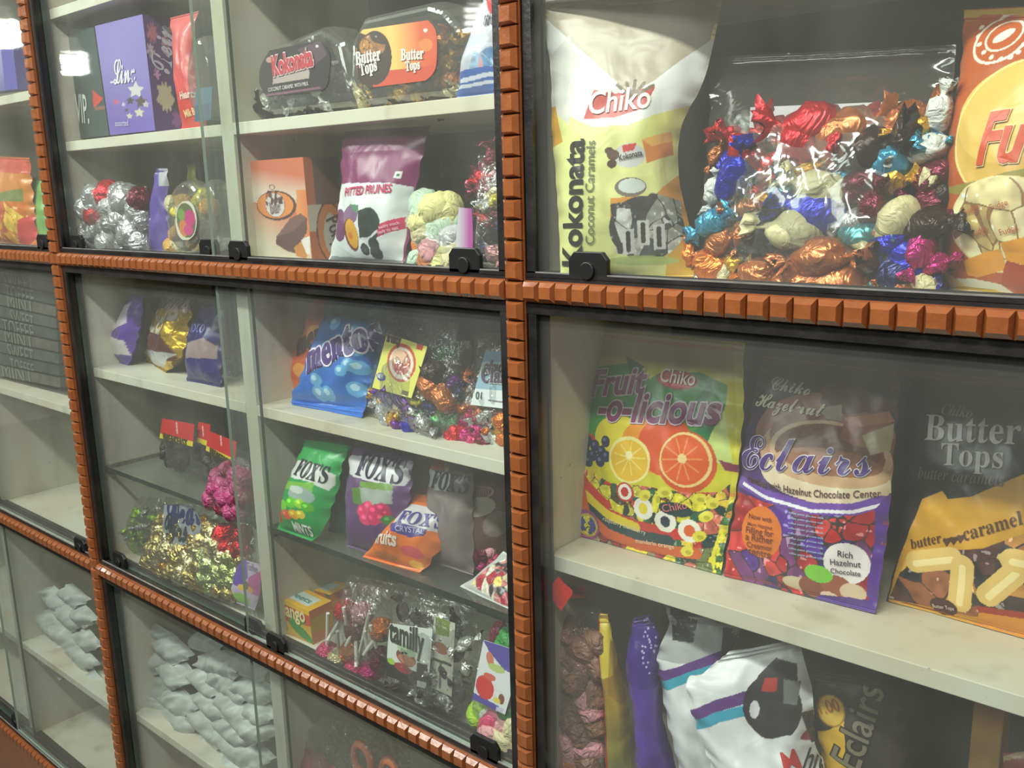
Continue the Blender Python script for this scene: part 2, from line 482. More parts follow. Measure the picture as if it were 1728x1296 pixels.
class Surf:
    """A printed sheet standing in space. plane = origin O, e1 along its foot, e2 up its face.
    rows: list of (left pixel, right pixel) from the foot to the head, measured on the photograph and
    carried onto the plane, so the sheet has its own true size and slope."""
    def __init__(s, rows, z=None, ys=None, lean=6., back=0., T=1.5, peak=.4, crimp=(.05, .06), wr=.06, seed=1, dens=.8, twist=None, fold=0.):
        (l0, r0) = rows[0]
        if ys is not None:
            P0, P1 = at(*l0, Y=ys[0]), at(*r0, Y=ys[1])
            if z is not None: P0[2] = P1[2] = z
        else:
            P0, P1 = at(*l0, Z=z), at(*r0, Z=z)
        s.O = P0; e1 = P1 - P0; e1[2] = 0 if ys is None or z is not None else e1[2]
        s.w = np.linalg.norm(e1); s.e1 = e1 / s.w
        ln = math.radians(lean)
        hn = np.array([s.e1[1], -s.e1[0], 0.]); hn /= np.linalg.norm(hn)     # towards the viewer
        up = np.array([0, 0, 1.]) * math.cos(ln) - hn * math.sin(ln)
        s.e2 = up - s.e1 * (up @ s.e1); s.e2 /= np.linalg.norm(s.e2)
        s.n = np.cross(s.e1, s.e2); s.n /= np.linalg.norm(s.n)
        if s.n @ (CAM - s.O) < 0: s.n = -s.n
        if T > 0:
            xm = (P0[0] + P1[0]) / 2; lim = 1.5 if (-52 < xm < -26.7 or xm < -52) else 1.0
            T = min(T, max(.3, ((P0[1] + P1[1]) / 2 - lim) / .8))
        s.T, s.peak, s.crimp, s.wr, s.seed, s.fold = T, peak, crimp, wr, seed, fold
        ab = np.array([[s.px(*l), s.px(*r)] for l, r in rows])     # (n,2,2)
        d = np.r_[0, np.cumsum(np.linalg.norm(np.diff(ab.mean(1), axis=0), axis=1))]
        s.rt = d / d[-1]; s.ab = ab
        s.H = d[-1]
        wpx = max(abs(r[0] - l[0]) for l, r in rows); hpx = abs(rows[0][0][1] - rows[-1][0][1])
        s.nx = int(np.clip(wpx * dens, 10, 260)); s.ny = int(np.clip(hpx * dens, 10, 330))
        s.extra = []
        s.base = None
    def px(s, x, y):
        d = R.T @ np.array([(x - 864) / F, (y - 648) / F, 1.0])
        t = ((s.O - CAM) @ s.n) / (d @ s.n)
        q = CAM + t * d - s.O
        return np.array([q @ s.e1, q @ s.e2])
    def pxh(s, x, y, h):
        d = R.T @ np.array([(x - 864) / F, (y - 648) / F, 1.0])
        t = ((s.O + s.n * h - CAM) @ s.n) / (d @ s.n)
        q = CAM + t * d - s.O
        return np.array([q @ s.e1, q @ s.e2])
    def pxs(s, x, y):
        """plane coordinates of the print that shows at a photograph pixel, allowing for the bulge"""
        if s.T <= 0: return s.px(x, y)
        h = 0.
        for _ in range(5):
            ab = s.pxh(x, y, h); u, t = s.inv(ab[None], 5); w_ = s.wr; s.wr = 0; h = .5 * h + .5 * float(s.h(u, t)[0]); s.wr = w_
        return s.pxh(x, y, h)
    def edge(s, t, side):
        t = np.clip(t, 0, 1)
        n = len(s.rt)
        if n == 2:
            u = t
            return s.ab[0, side] * (1 - u)[..., None] + s.ab[1, side] * u[..., None]
        i = np.clip(np.searchsorted(s.rt, t) - 1, 0, n - 2)
        u = (t - s.rt[i]) / (s.rt[i + 1] - s.rt[i])
        p0 = s.ab[np.clip(i - 1, 0, n - 1), side]; p1 = s.ab[i, side]; p2 = s.ab[i + 1, side]; p3 = s.ab[np.clip(i + 2, 0, n - 1), side]
        u = u[..., None]
        m1 = (p2 - p0) * .5; m2 = (p3 - p1) * .5
        return (2*u**3-3*u**2+1)*p1 + (u**3-2*u**2+u)*m1 + (-2*u**3+3*u**2)*p2 + (u**3-u**2)*m2
    def flat(s, u, t):
        l = s.edge(t, 0); r = s.edge(t, 1)
        return l + (r - l) * u[..., None]
    def h(s, u, t):
        c0, c1 = s.crimp
        tt = np.clip((t - c0) / (1 - c0 - c1), 0, 1)
        p = s.peak
        q = np.where(tt < p, tt / p, (1 - tt) / (1 - p))
        prof = np.sin(np.clip(q, 0, 1) * math.pi / 2) ** .75
        side = np.clip(1 - np.abs(2 * u - 1) ** 3.4, 0, 1)
        b = s.T * prof * side
        if s.wr:
            a = u * s.w; bb = t * s.H
            wv = (vnoise(a * .55 + 9, bb * .28, s.seed) - .5) * 1.6 + (vnoise(a * 1.5 + bb * .6, bb * .8 - a * .5, s.seed + 3) - .5) * .7
            edgew = np.exp(-(1 - np.abs(2 * u - 1)) * 9) * np.sin(bb * 5.2 + 3 * vnoise(bb * 1.1, bb * 0, s.seed + 5)) * .55
            b = b + s.wr * (wv * (.35 + prof) + edgew * np.sin(np.pi * np.clip(t, 0, 1)) ** .3)
            cr = ((t < c0) | (t > 1 - c1))
            b = b + np.where(cr, s.wr * .25 * np.sin(bb * 22), 0)
        if s.fold:
            b = b - s.fold * np.clip((t - .75) / .25, 0, 1) ** 2
        return b
    def pos(s, u, t, lift=0.):
        ab = s.flat(u, t)
        return s.O + ab[..., :1] * s.e1 + ab[..., 1:] * s.e2 + (s.h(u, t) + lift)[..., None] * s.n
    def inv(s, ab, n=12):
        """plane coordinates to sheet coordinates"""
        t = np.clip((ab[:, 1] - s.ab[0, 0, 1]) / (s.H + 1e-9), 0, 1); u = np.full(len(ab), .5)
        for _ in range(n):
            l = s.edge(t, 0); r = s.edge(t, 1); d = r - l
            u = ((ab - l) * d).sum(1) / (d * d).sum(1)
            p = l + d * u[:, None]
            t = np.clip(t + (ab[:, 1] - p[:, 1]) / s.H, 0, 1)
        return np.clip(u, .004, .996), t
    # --- painting, on the sheet's own plane
    def paint(s):
        u, t = np.meshgrid(np.linspace(0, 1, s.nx), np.linspace(0, 1, s.ny))
        s.u, s.t = u.ravel(), t.ravel()
        ab = s.flat(s.u, s.t); s.A, s.B = ab[:, 0], ab[:, 1]
        s.col = np.full((len(s.A), 3), .5)
        return s
    def fill(s, c, m=None, k=1.):
        c = lin(c)
        if m is None: s.col[:] = c
        else:
            w = (m.astype(float) * k)[:, None]
            s.col = s.col * (1 - w) + c * w
        return s
    def rad(s, x, y, rx, ry):
        c = s.pxs(x, y); c0 = s.px(x, y)
        a = np.linalg.norm(s.px(x + rx, y) - c0); b = np.linalg.norm(s.px(x, y - ry) - c0)
        return c, a, b
    def ellm(s, x, y, rx, ry, rot=0.):
        c, a, b = s.rad(x, y, rx, ry)
        dx, dy = s.A - c[0], s.B - c[1]
        r = math.radians(rot); X = dx * math.cos(r) + dy * math.sin(r); Y = -dx * math.sin(r) + dy * math.cos(r)
        return np.sqrt((X / a) ** 2 + (Y / b) ** 2)
    def ell(s, x, y, rx, ry, c, rot=0., k=1.): return s.fill(c, s.ellm(x, y, rx, ry, rot) < 1, k)
    def ring(s, x, y, rx, ry, w, c, rot=0.):
        d = s.ellm(x, y, rx, ry, rot); return s.fill(c, (d < 1) & (d > 1 - w))
    def polym(s, pts):
        q = np.array([s.pxs(*p) for p in pts]); n = len(q); ins = np.zeros(len(s.A), bool)
        for i in range(n):
            x0, y0 = q[i]; x1, y1 = q[(i + 1) % n]
            if y0 == y1: continue
            c = ((y0 > s.B) != (y1 > s.B)) & (s.A < (x1 - x0) * (s.B - y0) / (y1 - y0) + x0)
            ins ^= c
        return ins
    def poly(s, pts, c, k=1.): return s.fill(c, s.polym(pts), k)
    def line(s, pts, w, c):
        q = np.array([s.pxs(*p) for p in pts]); d = np.full(len(s.A), 1e9)
        for a, b in zip(q[:-1], q[1:]):
            ab = b - a; L2 = ab @ ab + 1e-12
            tt = np.clip(((s.A - a[0]) * ab[0] + (s.B - a[1]) * ab[1]) / L2, 0, 1)
            d = np.minimum(d, np.hypot(s.A - a[0] - ab[0] * tt, s.B - a[1] - ab[1] * tt))
        return s.fill(c, d < w / 2)
    def grad(s, m, p0, c0, p1, c1):
        a, b = s.pxs(*p0), s.pxs(*p1); d = b - a
        f = np.clip(((s.A - a[0]) * d[0] + (s.B - a[1]) * d[1]) / (d @ d), 0, 1)[:, None]
        cc = lin(c0) * (1 - f) + lin(c1) * f
        s.col = np.where(m[:, None], cc, s.col); return s
    def cells(s, m, pal, size, seed=0, dark=(60, 50, 48), gap=.06):
        """a picture of heaped small sweets"""
        rng = np.random.RandomState(seed); size *= .62
        if not m.any(): return s
        A, B = s.A[m], s.B[m]
        a0, a1, b0, b1 = A.min(), A.max(), B.min(), B.max()
        n = max(4, int((a1 - a0) * (b1 - b0) / size ** 2))
        cx = rng.uniform(a0, a1, n); cy = rng.uniform(b0, b1, n); ang = rng.uniform(0, math.pi, n)
        ci = rng.randint(0, len(pal), n)
        best = np.full(len(A), 1e9); sec = np.full(len(A), 1e9); idx = np.zeros(len(A), int)
        for k in range(n):
            dx, dy = A - cx[k], B - cy[k]
            X = dx * math.cos(ang[k]) + dy * math.sin(ang[k]); Y = -dx * math.sin(ang[k]) + dy * math.cos(ang[k])
            d = np.hypot(X * .75, Y * 1.25)
            nb = d < best
            sec = np.where(nb, best, np.minimum(sec, d)); best = np.where(nb, d, best); idx = np.where(nb, k, idx)
        cc = lin(np.array(pal))[ci[idx]]
        v = vnoise(A * 3 / size, B * 3 / size, seed)[:, None]
        cc = cc * (.65 + .7 * v)
        hl = vnoise(A * 4 / size + 40, B * 4 / size, seed + 9)
        cc = np.where((hl > .86)[:, None], np.minimum(cc * 1.6 + .25, 1), cc)
        cc = np.where(((sec - best) < gap * size)[:, None], lin(dark), cc)
        s.col[m] = np.clip(cc, 0, 1); return s
    def mottle(s, amt, scale, seed=0, m=None):
        v = 1 + (vnoise(s.A * scale, s.B * scale, seed) - .5) * 2 * amt
        v = v[:, None] if m is None else np.where(m, v, 1)[:, None]
        s.col = np.clip(s.col * v, 0, 1); return s
    def text(s, txt, p0, p1, c, off=0., tall=1., shear=0., lift=.07, out=None, outw=.05, bow=0.):
        """lettering from pixel p0 to p1 (foot line); out = outline colour"""
        if out is not None: s.text(txt, p0, p1, out, off + outw, tall, shear, lift, None, bow=bow)
        v0, _ = glyphs(txt, 0.)
        v, f = glyphs(txt, off)
        if not len(v): return s
        x0, x1 = v0[:, 0].min(), v0[:, 0].max()
        a, b = s.pxs(*p0), s.pxs(*p1); d = b - a; L = np.linalg.norm(d); e = d / L; q = np.array([-e[1], e[0]])
        k = L / (x1 - x0)
        xx = (v[:, 0] - x0 + shear * v[:, 1]) * k; yy = v[:, 1] * k * tall
        yy = yy + bow * np.sin(np.clip(xx / L, 0, 1) * math.pi) * L
        ab = a + xx[:, None] * e + yy[:, None] * q
        s.extra.append((ab, f, lin(c), lift + (0 if out is None else .035)))
        return s
    def build(s, name, mat='print', backcol=None, parent=None, label=None, cat=None, group=None, thick=True, keep=None):
        nx, ny = s.nx, s.ny
        V = s.pos(s.u, s.t)
        g = np.arange(nx * ny).reshape(ny, nx)
        fr = np.stack([g[:-1, :-1], g[:-1, 1:], g[1:, 1:], g[1:, :-1]], -1).reshape(-1, 4)
        if keep is not None: fr = fr[keep(s)[fr].all(1)]
        cols = [s.col]; verts = [V]; faces = [fr.tolist()]
        n = len(V)
        for ab, f, c, lift in s.extra:
            u, t = s.inv(ab)
            p = s.pos(u, t, lift)
            verts.append(p); cols.append(np.tile(c, (len(p), 1))); faces.append([[i + n for i in q] for q in f]); n += len(p)
        if thick:
            bx, by = max(8, nx // 5), max(8, ny // 5)
            u, t = np.meshgrid(np.linspace(0, 1, bx), np.linspace(0, 1, by)); u, t = u.ravel(), t.ravel()
            ab = s.flat(u, t); hh = s.h(u, t) if s.T > 0 else np.zeros(len(u)) + .05
            hb = np.minimum(s.T * .5, np.abs(hh)) if s.T > 0 else np.full(len(u), .06)
            edge = (u < 1e-6) | (u > 1 - 1e-6) | (t < 1e-6) | (t > 1 - 1e-6)
            off = np.where(edge, s.h(u, t), -hb)
            P = s.O + ab[:, :1] * s.e1 + ab[:, 1:] * s.e2 + off[:, None] * s.n
            g = np.arange(bx * by).reshape(by, bx)
            fb = np.stack([g[:-1, :-1], g[1:, :-1], g[1:, 1:], g[:-1, 1:]], -1).reshape(-1, 4) + n
            verts.append(P); faces.append(fb.tolist())
            bc = lin(backcol) if backcol is not None else np.median(s.col, axis=0)
            cols.append(np.tile(bc, (len(P), 1)))
        V = W(np.concatenate(verts)); cols = np.concatenate(cols)
        org = W(s.O + s.e1 * s.w / 2)
        loc = Vector(org)
        if parent is not None:
            o = mesh_obj(name, V, sum(faces, []), M[mat], parent, cols=cols, smooth=True)
        else:
            o = mesh_obj(name, V - org, sum(faces, []), M[mat], None, cols=cols, smooth=True)
            o.location = loc
        return tag(o, label, cat, group)

def filmbag(rows, name, label, group=None, mat='film', parent=None, cat='bag', **kw):
    s = Surf(rows, dens=kw.pop('dens', .3), **kw).paint()
    o = s.build(name, mat, label=label, cat=cat, group=group, parent=parent)
    return s, o

# ------------------------------------------------------------------ sweets
def crinkle(v, amt, f, seed):
    a = vnoise(v[:, 0] * f + 7, v[:, 1] * f + v[:, 2] * f * 1.3 + 3, seed) - .5
    return v * (1 + amt * a)[:, None]

def ring_mesh(prof, n, seed, amt, flat=.8, ripple=None):
    """prof: (x, r, fanflag)"""
    vs = []; fs = []
    for i, (x, r, fan) in enumerate(prof):
        for k in range(n):
            a = 2 * math.pi * k / n
            rr = r * (1 + (0.28 * math.sin(a * 5 + i) if fan else 0))
            vs.append((x + (.05 * math.cos(a * 4 + seed) if fan > 1 else 0), rr * math.cos(a), rr * math.sin(a) * (flat if not fan else .45)))
    m_ = len(prof)
    for i in range(m_ - 1):
        for k in range(n):
            fs.append((i*n+k, i*n+(k+1) % n, (i+1)*n+(k+1) % n, (i+1)*n+k))
    fs.append(tuple(range(n))[::-1]); fs.append(tuple(range((m_-1)*n, m_*n)))
    v = crinkle(np.array(vs), amt, 9, seed)
    return v, fs

def sweet_mesh(kind, seed):
    if kind == 'twist':
        pr = [(-.56, .2, 2), (-.46, .15, 1), (-.36, .07, 1), (-.31, .055, 0), (-.28, .12, 0), (-.2, .185, 0), (-.08, .21, 0), (.08, .21, 0), (.2, .185, 0), (.28, .12, 0), (.31, .055, 0), (.36, .07, 1), (.46, .15, 1), (.56, .2, 2)]
        v, f = ring_mesh(pr, 22, seed, .4)
    elif kind == 'log':
        pr = [(-.55, .16, 2), (-.46, .12, 1), (-.38, .05, 1), (-.34, .11, 0), (-.3, .125, 0), (.3, .125, 0), (.34, .11, 0), (.38, .05, 1), (.46, .12, 1), (.55, .16, 2)]
        v, f = ring_mesh(pr, 14, seed, .12, 1.)
    elif kind == 'ball':
        t = np.linspace(.05, math.pi - .05, 11)
        pr = [(-.5 * math.cos(a), .5 * math.sin(a), 0) for a in t]
        v, f = ring_mesh(pr, 18, seed, .25, 1.)
    elif kind == 'chunk':
        pr = [(-.5, .28, 0), (-.44, .4, 0), (-.15, .44, 0), (.15, .42, 0), (.44, .38, 0), (.5, .26, 0)]
        v, f = ring_mesh(pr, 12, seed, .18, .8)
    else:   # gummy
        t = np.linspace(.1, math.pi - .1, 8)
        pr = [(-.5 * math.cos(a), .36 * math.sin(a) ** .7, 0) for a in t]
        v, f = ring_mesh(pr, 12, seed, .12, .8)
    return v, f
_sw = {}
def sweet(kind, name, pos, size, rot, color, mat, label, group, cat='sweet', tip=0., seed=None, squash=1.):
    """one sweet; pos in notches, size = length in notches"""
    sd = random.randint(0, 2) if seed is None else seed
    key = (kind, mat, sd)
    if key not in _sw:
        v, f = sweet_mesh(kind, sd + 1)
        o = mesh_obj(name, v * S, f, M[mat], smooth=True); _sw[key] = o.data
    else:
        o = bpy.data.objects.new(name, _sw[key]); C.objects.link(o)
    o.name = name
    o.location = W(pos); o.scale = (size, size * squash, size * squash)
    q = Matrix.Rotation(math.radians(-rot), 4, 'Y') @ Matrix.Rotation(math.radians(tip), 4, 'Z') @ Matrix.Rotation(random.uniform(0, 6), 4, 'X')
    o.rotation_euler = q.to_euler()
    o.color = tuple(lin(color)) + (1,)
    return tag(o, label, cat, group)

PAL = {'red': (205, 28, 40), 'blue': (38, 48, 190), 'light blue': (70, 165, 205), 'teal': (90, 160, 165), 'copper': (190, 110, 60), 'gold': (220, 165, 50), 'cream': (214, 204, 158), 'pale gold': (206, 186, 116), 'pale lime': (196, 208, 140), 'dull pink': (160, 66, 108), 'dull brown': (150, 108, 86),
       'dark brown': (48, 34, 30), 'maroon': (110, 24, 50), 'silver': (190, 190, 192), 'orange': (226, 120, 40), 'purple': (110, 40, 150), 'pink': (220, 70, 120), 'green': (40, 140, 60),
       'yellow': (228, 214, 60), 'magenta': (190, 30, 120), 'pastel yellow': (224, 220, 150), 'pastel green': (190, 214, 190), 'white': (225, 228, 222), 'black': (34, 33, 36), 'navy': (28, 34, 90), 'lime': (170, 215, 60), 'pale pink': (226, 160, 165)}

def heap(sf, kind, name, mat, pal, size, where, place, grp, u=(.05, .95), t=(.03, .6), step=.75, layers=2, seed=1, cat='sweet', squash=1., colorfn=None, depth=.5):
    """fill the pouch sf with single sweets"""
    rng = random.Random(seed); random.seed(seed)
    nu = max(1, int(sf.w * (u[1] - u[0]) / (size * step))); nt = max(1, int(sf.H * (t[1] - t[0]) / (size * step * .7)))
    for l in range(layers):
        for j in range(nt):
            for i in range(nu):
                uu = u[0] + (u[1] - u[0]) * (i + .5 + (.5 if j % 2 else 0) * .8 + rng.uniform(-.25, .25)) / (nu + .4)
                tt = t[0] + (t[1] - t[0]) * (j + .5 + rng.uniform(-.3, .3) + .4 * l) / (nt + .4)
                c = colorfn(uu, tt, rng) if colorfn else rng.choice(pal)
                hh = float(sf.h(np.array([uu]), np.array([tt]))[0])
                ab = sf.flat(np.array([uu]), np.array([tt]))[0]
                off = max(hh * (depth - .55 * l), -.6) - .15 * size * l
                p = sf.O + ab[0] * sf.e1 + ab[1] * sf.e2 + sf.n * off
                sweet(kind, name, p, size * rng.uniform(.85, 1.12), rng.uniform(-85, 85), PAL[c], mat, '%s %s %s' % (c, where, place), '%s sweets %s' % (c, grp), cat, rng.uniform(-35, 35), squash=squash)

# ------------------------------------------------------------------ more builders
def gp(x, Y, z):
    """pixel in column x where depth Y meets height z"""
    lo, hi = -800., 3000.
    for _ in range(40):
        m_ = (lo + hi) / 2
        if at(x, m_, Y=Y)[2] > z: lo = m_
        else: hi = m_
    return (x, lo)

def carton(rows, name, label, artf, depth, side=None, top=None, sidecol=(200, 120, 60), topcol=None, cat='box', group=None, sidetext=(), toptext=(), **kw):
    """a printed box: front sheet from rows, the other faces behind it"""
    kw.setdefault('lean', 0); kw.setdefault('T', 0); kw.setdefault('wr', 0)
    s = Surf(rows, **kw).paint(); artf(s)
    A0, A1, B1, B0 = [s.O + s.ab[i, j, 0] * s.e1 + s.ab[i, j, 1] * s.e2 for i, j in ((0, 0), (0, 1), (-1, 1), (-1, 0))]
    dn = -s.n * depth
    verts = [s.pos(s.u, s.t)]; cols = [s.col]
    g = np.arange(s.nx * s.ny).reshape(s.ny, s.nx)
    faces = np.stack([g[:-1, :-1], g[:-1, 1:], g[1:, 1:], g[1:, :-1]], -1).reshape(-1, 4).tolist(); n = s.nx * s.ny
    for ab, f, c, lift in s.extra:
        u, t = s.inv(ab); p = s.pos(u, t, lift); verts.append(p); cols.append(np.tile(c, (len(p), 1))); faces += [[i + n for i in q] for q in f]; n += len(p)
    def face(P, Q, Rr, Ss, fn, col, texts=(), res=(40, 60)):
        nonlocal n, faces
        nx, ny = res if fn else (2, 2)
        u, t = np.meshgrid(np.linspace(0, 1, nx), np.linspace(0, 1, ny)); u, t = u.ravel(), t.ravel()
        V = (P * ((1 - u) * (1 - t))[:, None] + Q * (u * (1 - t))[:, None] + Rr * (u * t)[:, None] + Ss * ((1 - u) * t)[:, None])
        verts.append(V); cols.append(fn(u, t) if fn else np.tile(lin(col), (len(V), 1)))
        g = np.arange(nx * ny).reshape(ny, nx)
        faces += (np.stack([g[:-1, :-1], g[:-1, 1:], g[1:, 1:], g[1:, :-1]], -1).reshape(-1, 4) + n).tolist(); n += len(V)
        e1 = (Q - P); e2 = (Ss - P); nn = np.cross(e1, e2); nn /= np.linalg.norm(nn)
        for tx, a, b, tall, c in texts:
            v, f = glyphs(tx, .02); a, b = np.array(a, float), np.array(b, float)
            W1, W2 = np.linalg.norm(e1), np.linalg.norm(e2); am, bm_ = a * (W1, W2), b * (W1, W2)
            d = bm_ - am; L = np.linalg.norm(d); e = d / L; q = np.array([-e[1], e[0]]); k = L / (v[:, 0].max() - v[:, 0].min())
            m2 = am + (v[:, :1] - v[:, 0].min()) * k * e + v[:, 1:] * k * tall * q
            p = P + m2[:, :1] / W1 * e1 + m2[:, 1:] / W2 * e2 + nn * .03
            verts.append(p); cols.append(np.tile(lin(c), (len(p), 1))); faces += [[i + n for i in q_] for q_ in f]; n += len(p)
    face(A1, A1 + dn, B1 + dn, B1, side, sidecol, sidetext)
    face(B0, B1, B1 + dn, B0 + dn, top, topcol or sidecol, toptext)
    face(A0 + dn, A0, B0, B0 + dn, None, sidecol)
    face(A1 + dn, A0 + dn, B0 + dn, B1 + dn, None, sidecol)
    face(A0 + dn, A1 + dn, A1, A0, None, sidecol)
    V = W(np.concatenate(verts)); org = W(s.O + s.e1 * s.w / 2)
    o = mesh_obj(name, V - org, faces, M['card'], cols=np.concatenate(cols)); o.location = org
    return s, tag(o, label, cat, group)

def shell(poly, name, label, depth, ys, lean=0, z=None, mat='tub', cat='tub', group=None, bevel=.004, back=0., rows=None):
    """moulded clear tub: an outline on its plane, given real depth"""
    xs = sorted(poly, key=lambda p: p[0])
    yb = max(p[1] for p in poly)
    s = Surf([((xs[0][0], yb), (xs[-1][0], yb)), ((xs[0][0], yb - 60), (xs[-1][0], yb - 60))], ys=ys, z=z, lean=lean, T=0, wr=0).paint()
    q = [s.px(*p) for p in poly]; n = len(q)
    c = np.mean(q, axis=0)
    vs = []; fs = []
    lay = [(0.86, .0), (.96, .12), (1., .3), (1., .75), (.9, 1.)]
    for k, d in lay:
        for p in q:
            r = c + (p - c) * k
            vs.append(s.O + r[0] * s.e1 + r[1] * s.e2 - s.n * d * depth)
    for l in range(len(lay) - 1):
        for i in range(n): fs.append((l*n+i, l*n+(i+1) % n, (l+1)*n+(i+1) % n, (l+1)*n+i))
    fs.append(tuple(range(n))[::-1]); fs.append(tuple(range((len(lay)-1)*n, len(lay)*n)))
    V = W(np.array(vs)); org = V.mean(0)
    o = mesh_obj(name, V - org, fs, M[mat], smooth=False); o.location = org
    b = o.modifiers.new('bevel', 'BEVEL'); b.width = bevel; b.segments = 2
    tag(o, label, cat, group)
    return s, o

def sticker(s, poly, name, artf, parent, lift=.05, mat='card', label=None, dens=1., rows=None):
    """a printed card lying on plane of s, outline rows in pixels, as a child or a thing"""
    k = Surf.__new__(Surf); k.__dict__.update(s.__dict__)
    if s.T > 0: lift = min(lift, s.T * .92)
    k.O = s.O + s.n * lift; k.T = 0; k.wr = 0; k.crimp = (0, 0); k.fold = 0; k.extra = []
    rows = rows or poly
    ab = np.array([[k.px(*l), k.px(*r)] for l, r in rows]); d = np.r_[0, np.cumsum(np.linalg.norm(np.diff(ab.mean(1), axis=0), axis=1))]
    k.ab = ab; k.rt = d / d[-1]; k.H = d[-1]; k.w = np.linalg.norm(ab[0, 1] - ab[0, 0])
    wpx = max(abs(r[0] - l[0]) for l, r in rows); hpx = abs(rows[0][0][1] - rows[-1][0][1])
    k.nx = int(np.clip(wpx * dens, 8, 200)); k.ny = int(np.clip(hpx * dens, 8, 200))
    k.paint(); artf(k)
    n = k.nx * k.ny; verts = [k.pos(k.u, k.t)]; cols = [k.col]; g = np.arange(n).reshape(k.ny, k.nx)
    faces = np.stack([g[:-1, :-1], g[:-1, 1:], g[1:, 1:], g[1:, :-1]], -1).reshape(-1, 4).tolist()
    for ab2, f, c, lf in k.extra:
        u, t = k.inv(ab2); p = k.pos(u, t, lf); verts.append(p); cols.append(np.tile(c, (len(p), 1))); faces += [[i + n for i in q] for q in f]; n += len(p)
    V = W(np.concatenate(verts))
    me = mesh_obj(name, V - np.array(parent.location) if parent is not None else V, faces, M[mat], cols=np.concatenate(cols))
    if parent is not None: me.parent = parent
    sol = me.modifiers.new('thickness', 'SOLIDIFY'); sol.thickness = .0006
    if label: me['label'] = label
    return k, me

def scatter(s, pts, kind, name, mat, color, size, label, group, off=-.8, squash=1., rot=None, cat='sweet'):
    for i, p in enumerate(pts):
        off = min(off, s.T * .5) if s.T > 0 else off
        x, y = p[:2]; c = p[2] if len(p) > 2 else color; sz = p[3] if len(p) > 3 else size
        q = s.pxh(x, y, off); P = s.O + q[0] * s.e1 + q[1] * s.e2 + s.n * (off + random.uniform(-.15, .15))
        sweet(kind, name, P, sz, random.uniform(-80, 80) if rot is None else rot, PAL[c], mat, label % c, '%s %s' % (c, group), cat, random.uniform(-30, 30), squash=squash)

# ------------------------------------------------------------------ upper right bay
def bag(rows, art, name, label, cat='bag', group=None, mat='print', backcol=None, **kw):
    s = Surf(rows, **kw).paint()
    art(s)
    return s, s.build(name, mat, backcol, label=label, cat=cat, group=group)

def art(s):
    s.fill((226, 228, 150))
    s.fill((232, 234, 232), s.polym([(900, -40), (1240, -40), (1240, 180), (1150, 190), (1120, 190), (1060, 212), (1000, 215), (900, 170)]))
    s.grad(s.polym([(1240, 150), (1100, 195), (1075, 240), (1240, 240)]), (1150, 170), (236, 226, 120), (1130, 240), (222, 226, 130))
    s.poly([(900, -30), (1240, -30), (1210, 60), (1150, 100), (1105, 135), (1062, 160), (1020, 120), (975, 80), (920, 30)], (186, 176, 156))
    s.poly([(930, 95), (960, 60), (985, 120), (960, 210), (935, 190)], (214, 214, 206))
    s.poly([(900, 175), (938, 180), (950, 240), (905, 260)], (214, 160, 48))
    s.poly([(1185, 470), (1118, 500), (1128, 420), (1150, 300), (1190, 290)], (226, 178, 60))
    s.poly([(1030, 335), (1105, 330), (1150, 290), (1180, 285), (1160, 380), (1030, 390)], (222, 150, 52))
    s.poly([(985, 201), (1002, 152), (1040, 158), (1106, 146), (1088, 183), (1035, 200)], (196, 52, 44))
    for k in range(5): s.line([(1067, 165), (1042 + k * 15, 136 + abs(k - 2) * 4)], .16, (110, 84, 60))
    s.text('Chiko', (993, 194), (1096, 182), (246, 240, 232), off=.015, tall=1.25, shear=.2)
    s.text('Kokonata', (982, 448), (986, 236), (30, 30, 26), off=.03, tall=.95)
    s.text('Coconut Caramels', (1003, 412), (1005, 238), (112, 120, 84), off=.01, tall=1.0)
    s.poly([(1084, 236), (1133, 222), (1137, 262), (1092, 276)], (218, 128, 44)); s.poly([(1084, 236), (1133, 222), (1136, 238), (1100, 248)], (238, 176, 84))
    s.ell(1062, 263, 26, 20, (205, 205, 205)); s.poly([(1050, 246), (1075, 242), (1070, 254), (1052, 258)], (206, 60, 50))
    s.text('Kokonata', (1046, 272), (1085, 263), (40, 36, 36), off=.02, tall=1.4)
    s.ell(1035, 262, 10, 9, (92, 58, 40)); s.ell(1033, 277, 8, 7, (72, 44, 32)); s.ell(1028, 255, 7, 6, (92, 58, 40))
    s.ell(1064, 316, 26, 16, (122, 108, 96)); s.ell(1066, 314, 22, 12, (208, 216, 212))
    w = (s.ellm(1090, 385, 62, 52) < 1) | (s.polym([(1030, 345), (1060, 340), (1075, 350), (1100, 325), (1150, 340), (1152, 400), (1120, 425), (1040, 428)]))
    s.cells(w, [(74, 80, 84), (206, 208, 206), (52, 54, 56), (150, 152, 144), (186, 184, 170), (60, 62, 66)], 1.0, 4)
    for x, y, r in ((1085, 395, 0), (1112, 402, 0), (1060, 410, 0)):
        s.poly([(x - 10, y - 22), (x + 10, y - 24), (x + 12, y + 18), (x - 8, y + 20)], (214, 214, 212)); s.line([(x, y - 16), (x + 1, y + 12)], .22, (40, 38, 42))
    s.ell(1085, 440, 60, 8, (190, 205, 120)); s.text('NET WEIGHT WHEN PACKED', (1060, 434), (1125, 430), (110, 120, 70), tall=1)
KOK = Surf([((944, 478), (1172, 472))], z=.5) if False else None
bag([((946, 474), (1172, 474)), ((944, 400), (1166, 396)), ((938, 300), (1146, 300)), ((932, 215), (1150, 215)), ((928, 110), (1190, 128)), ((912, 18), (1220, -4)), ((908, 4), (1224, -14))],
    art, 'candy_bag', 'tall white and pale green sweet bag with sideways lettering behind the upper right glass', z=.5, lean=7, T=1.5, wr=.14, crimp=(.03, .03), peak=.35)

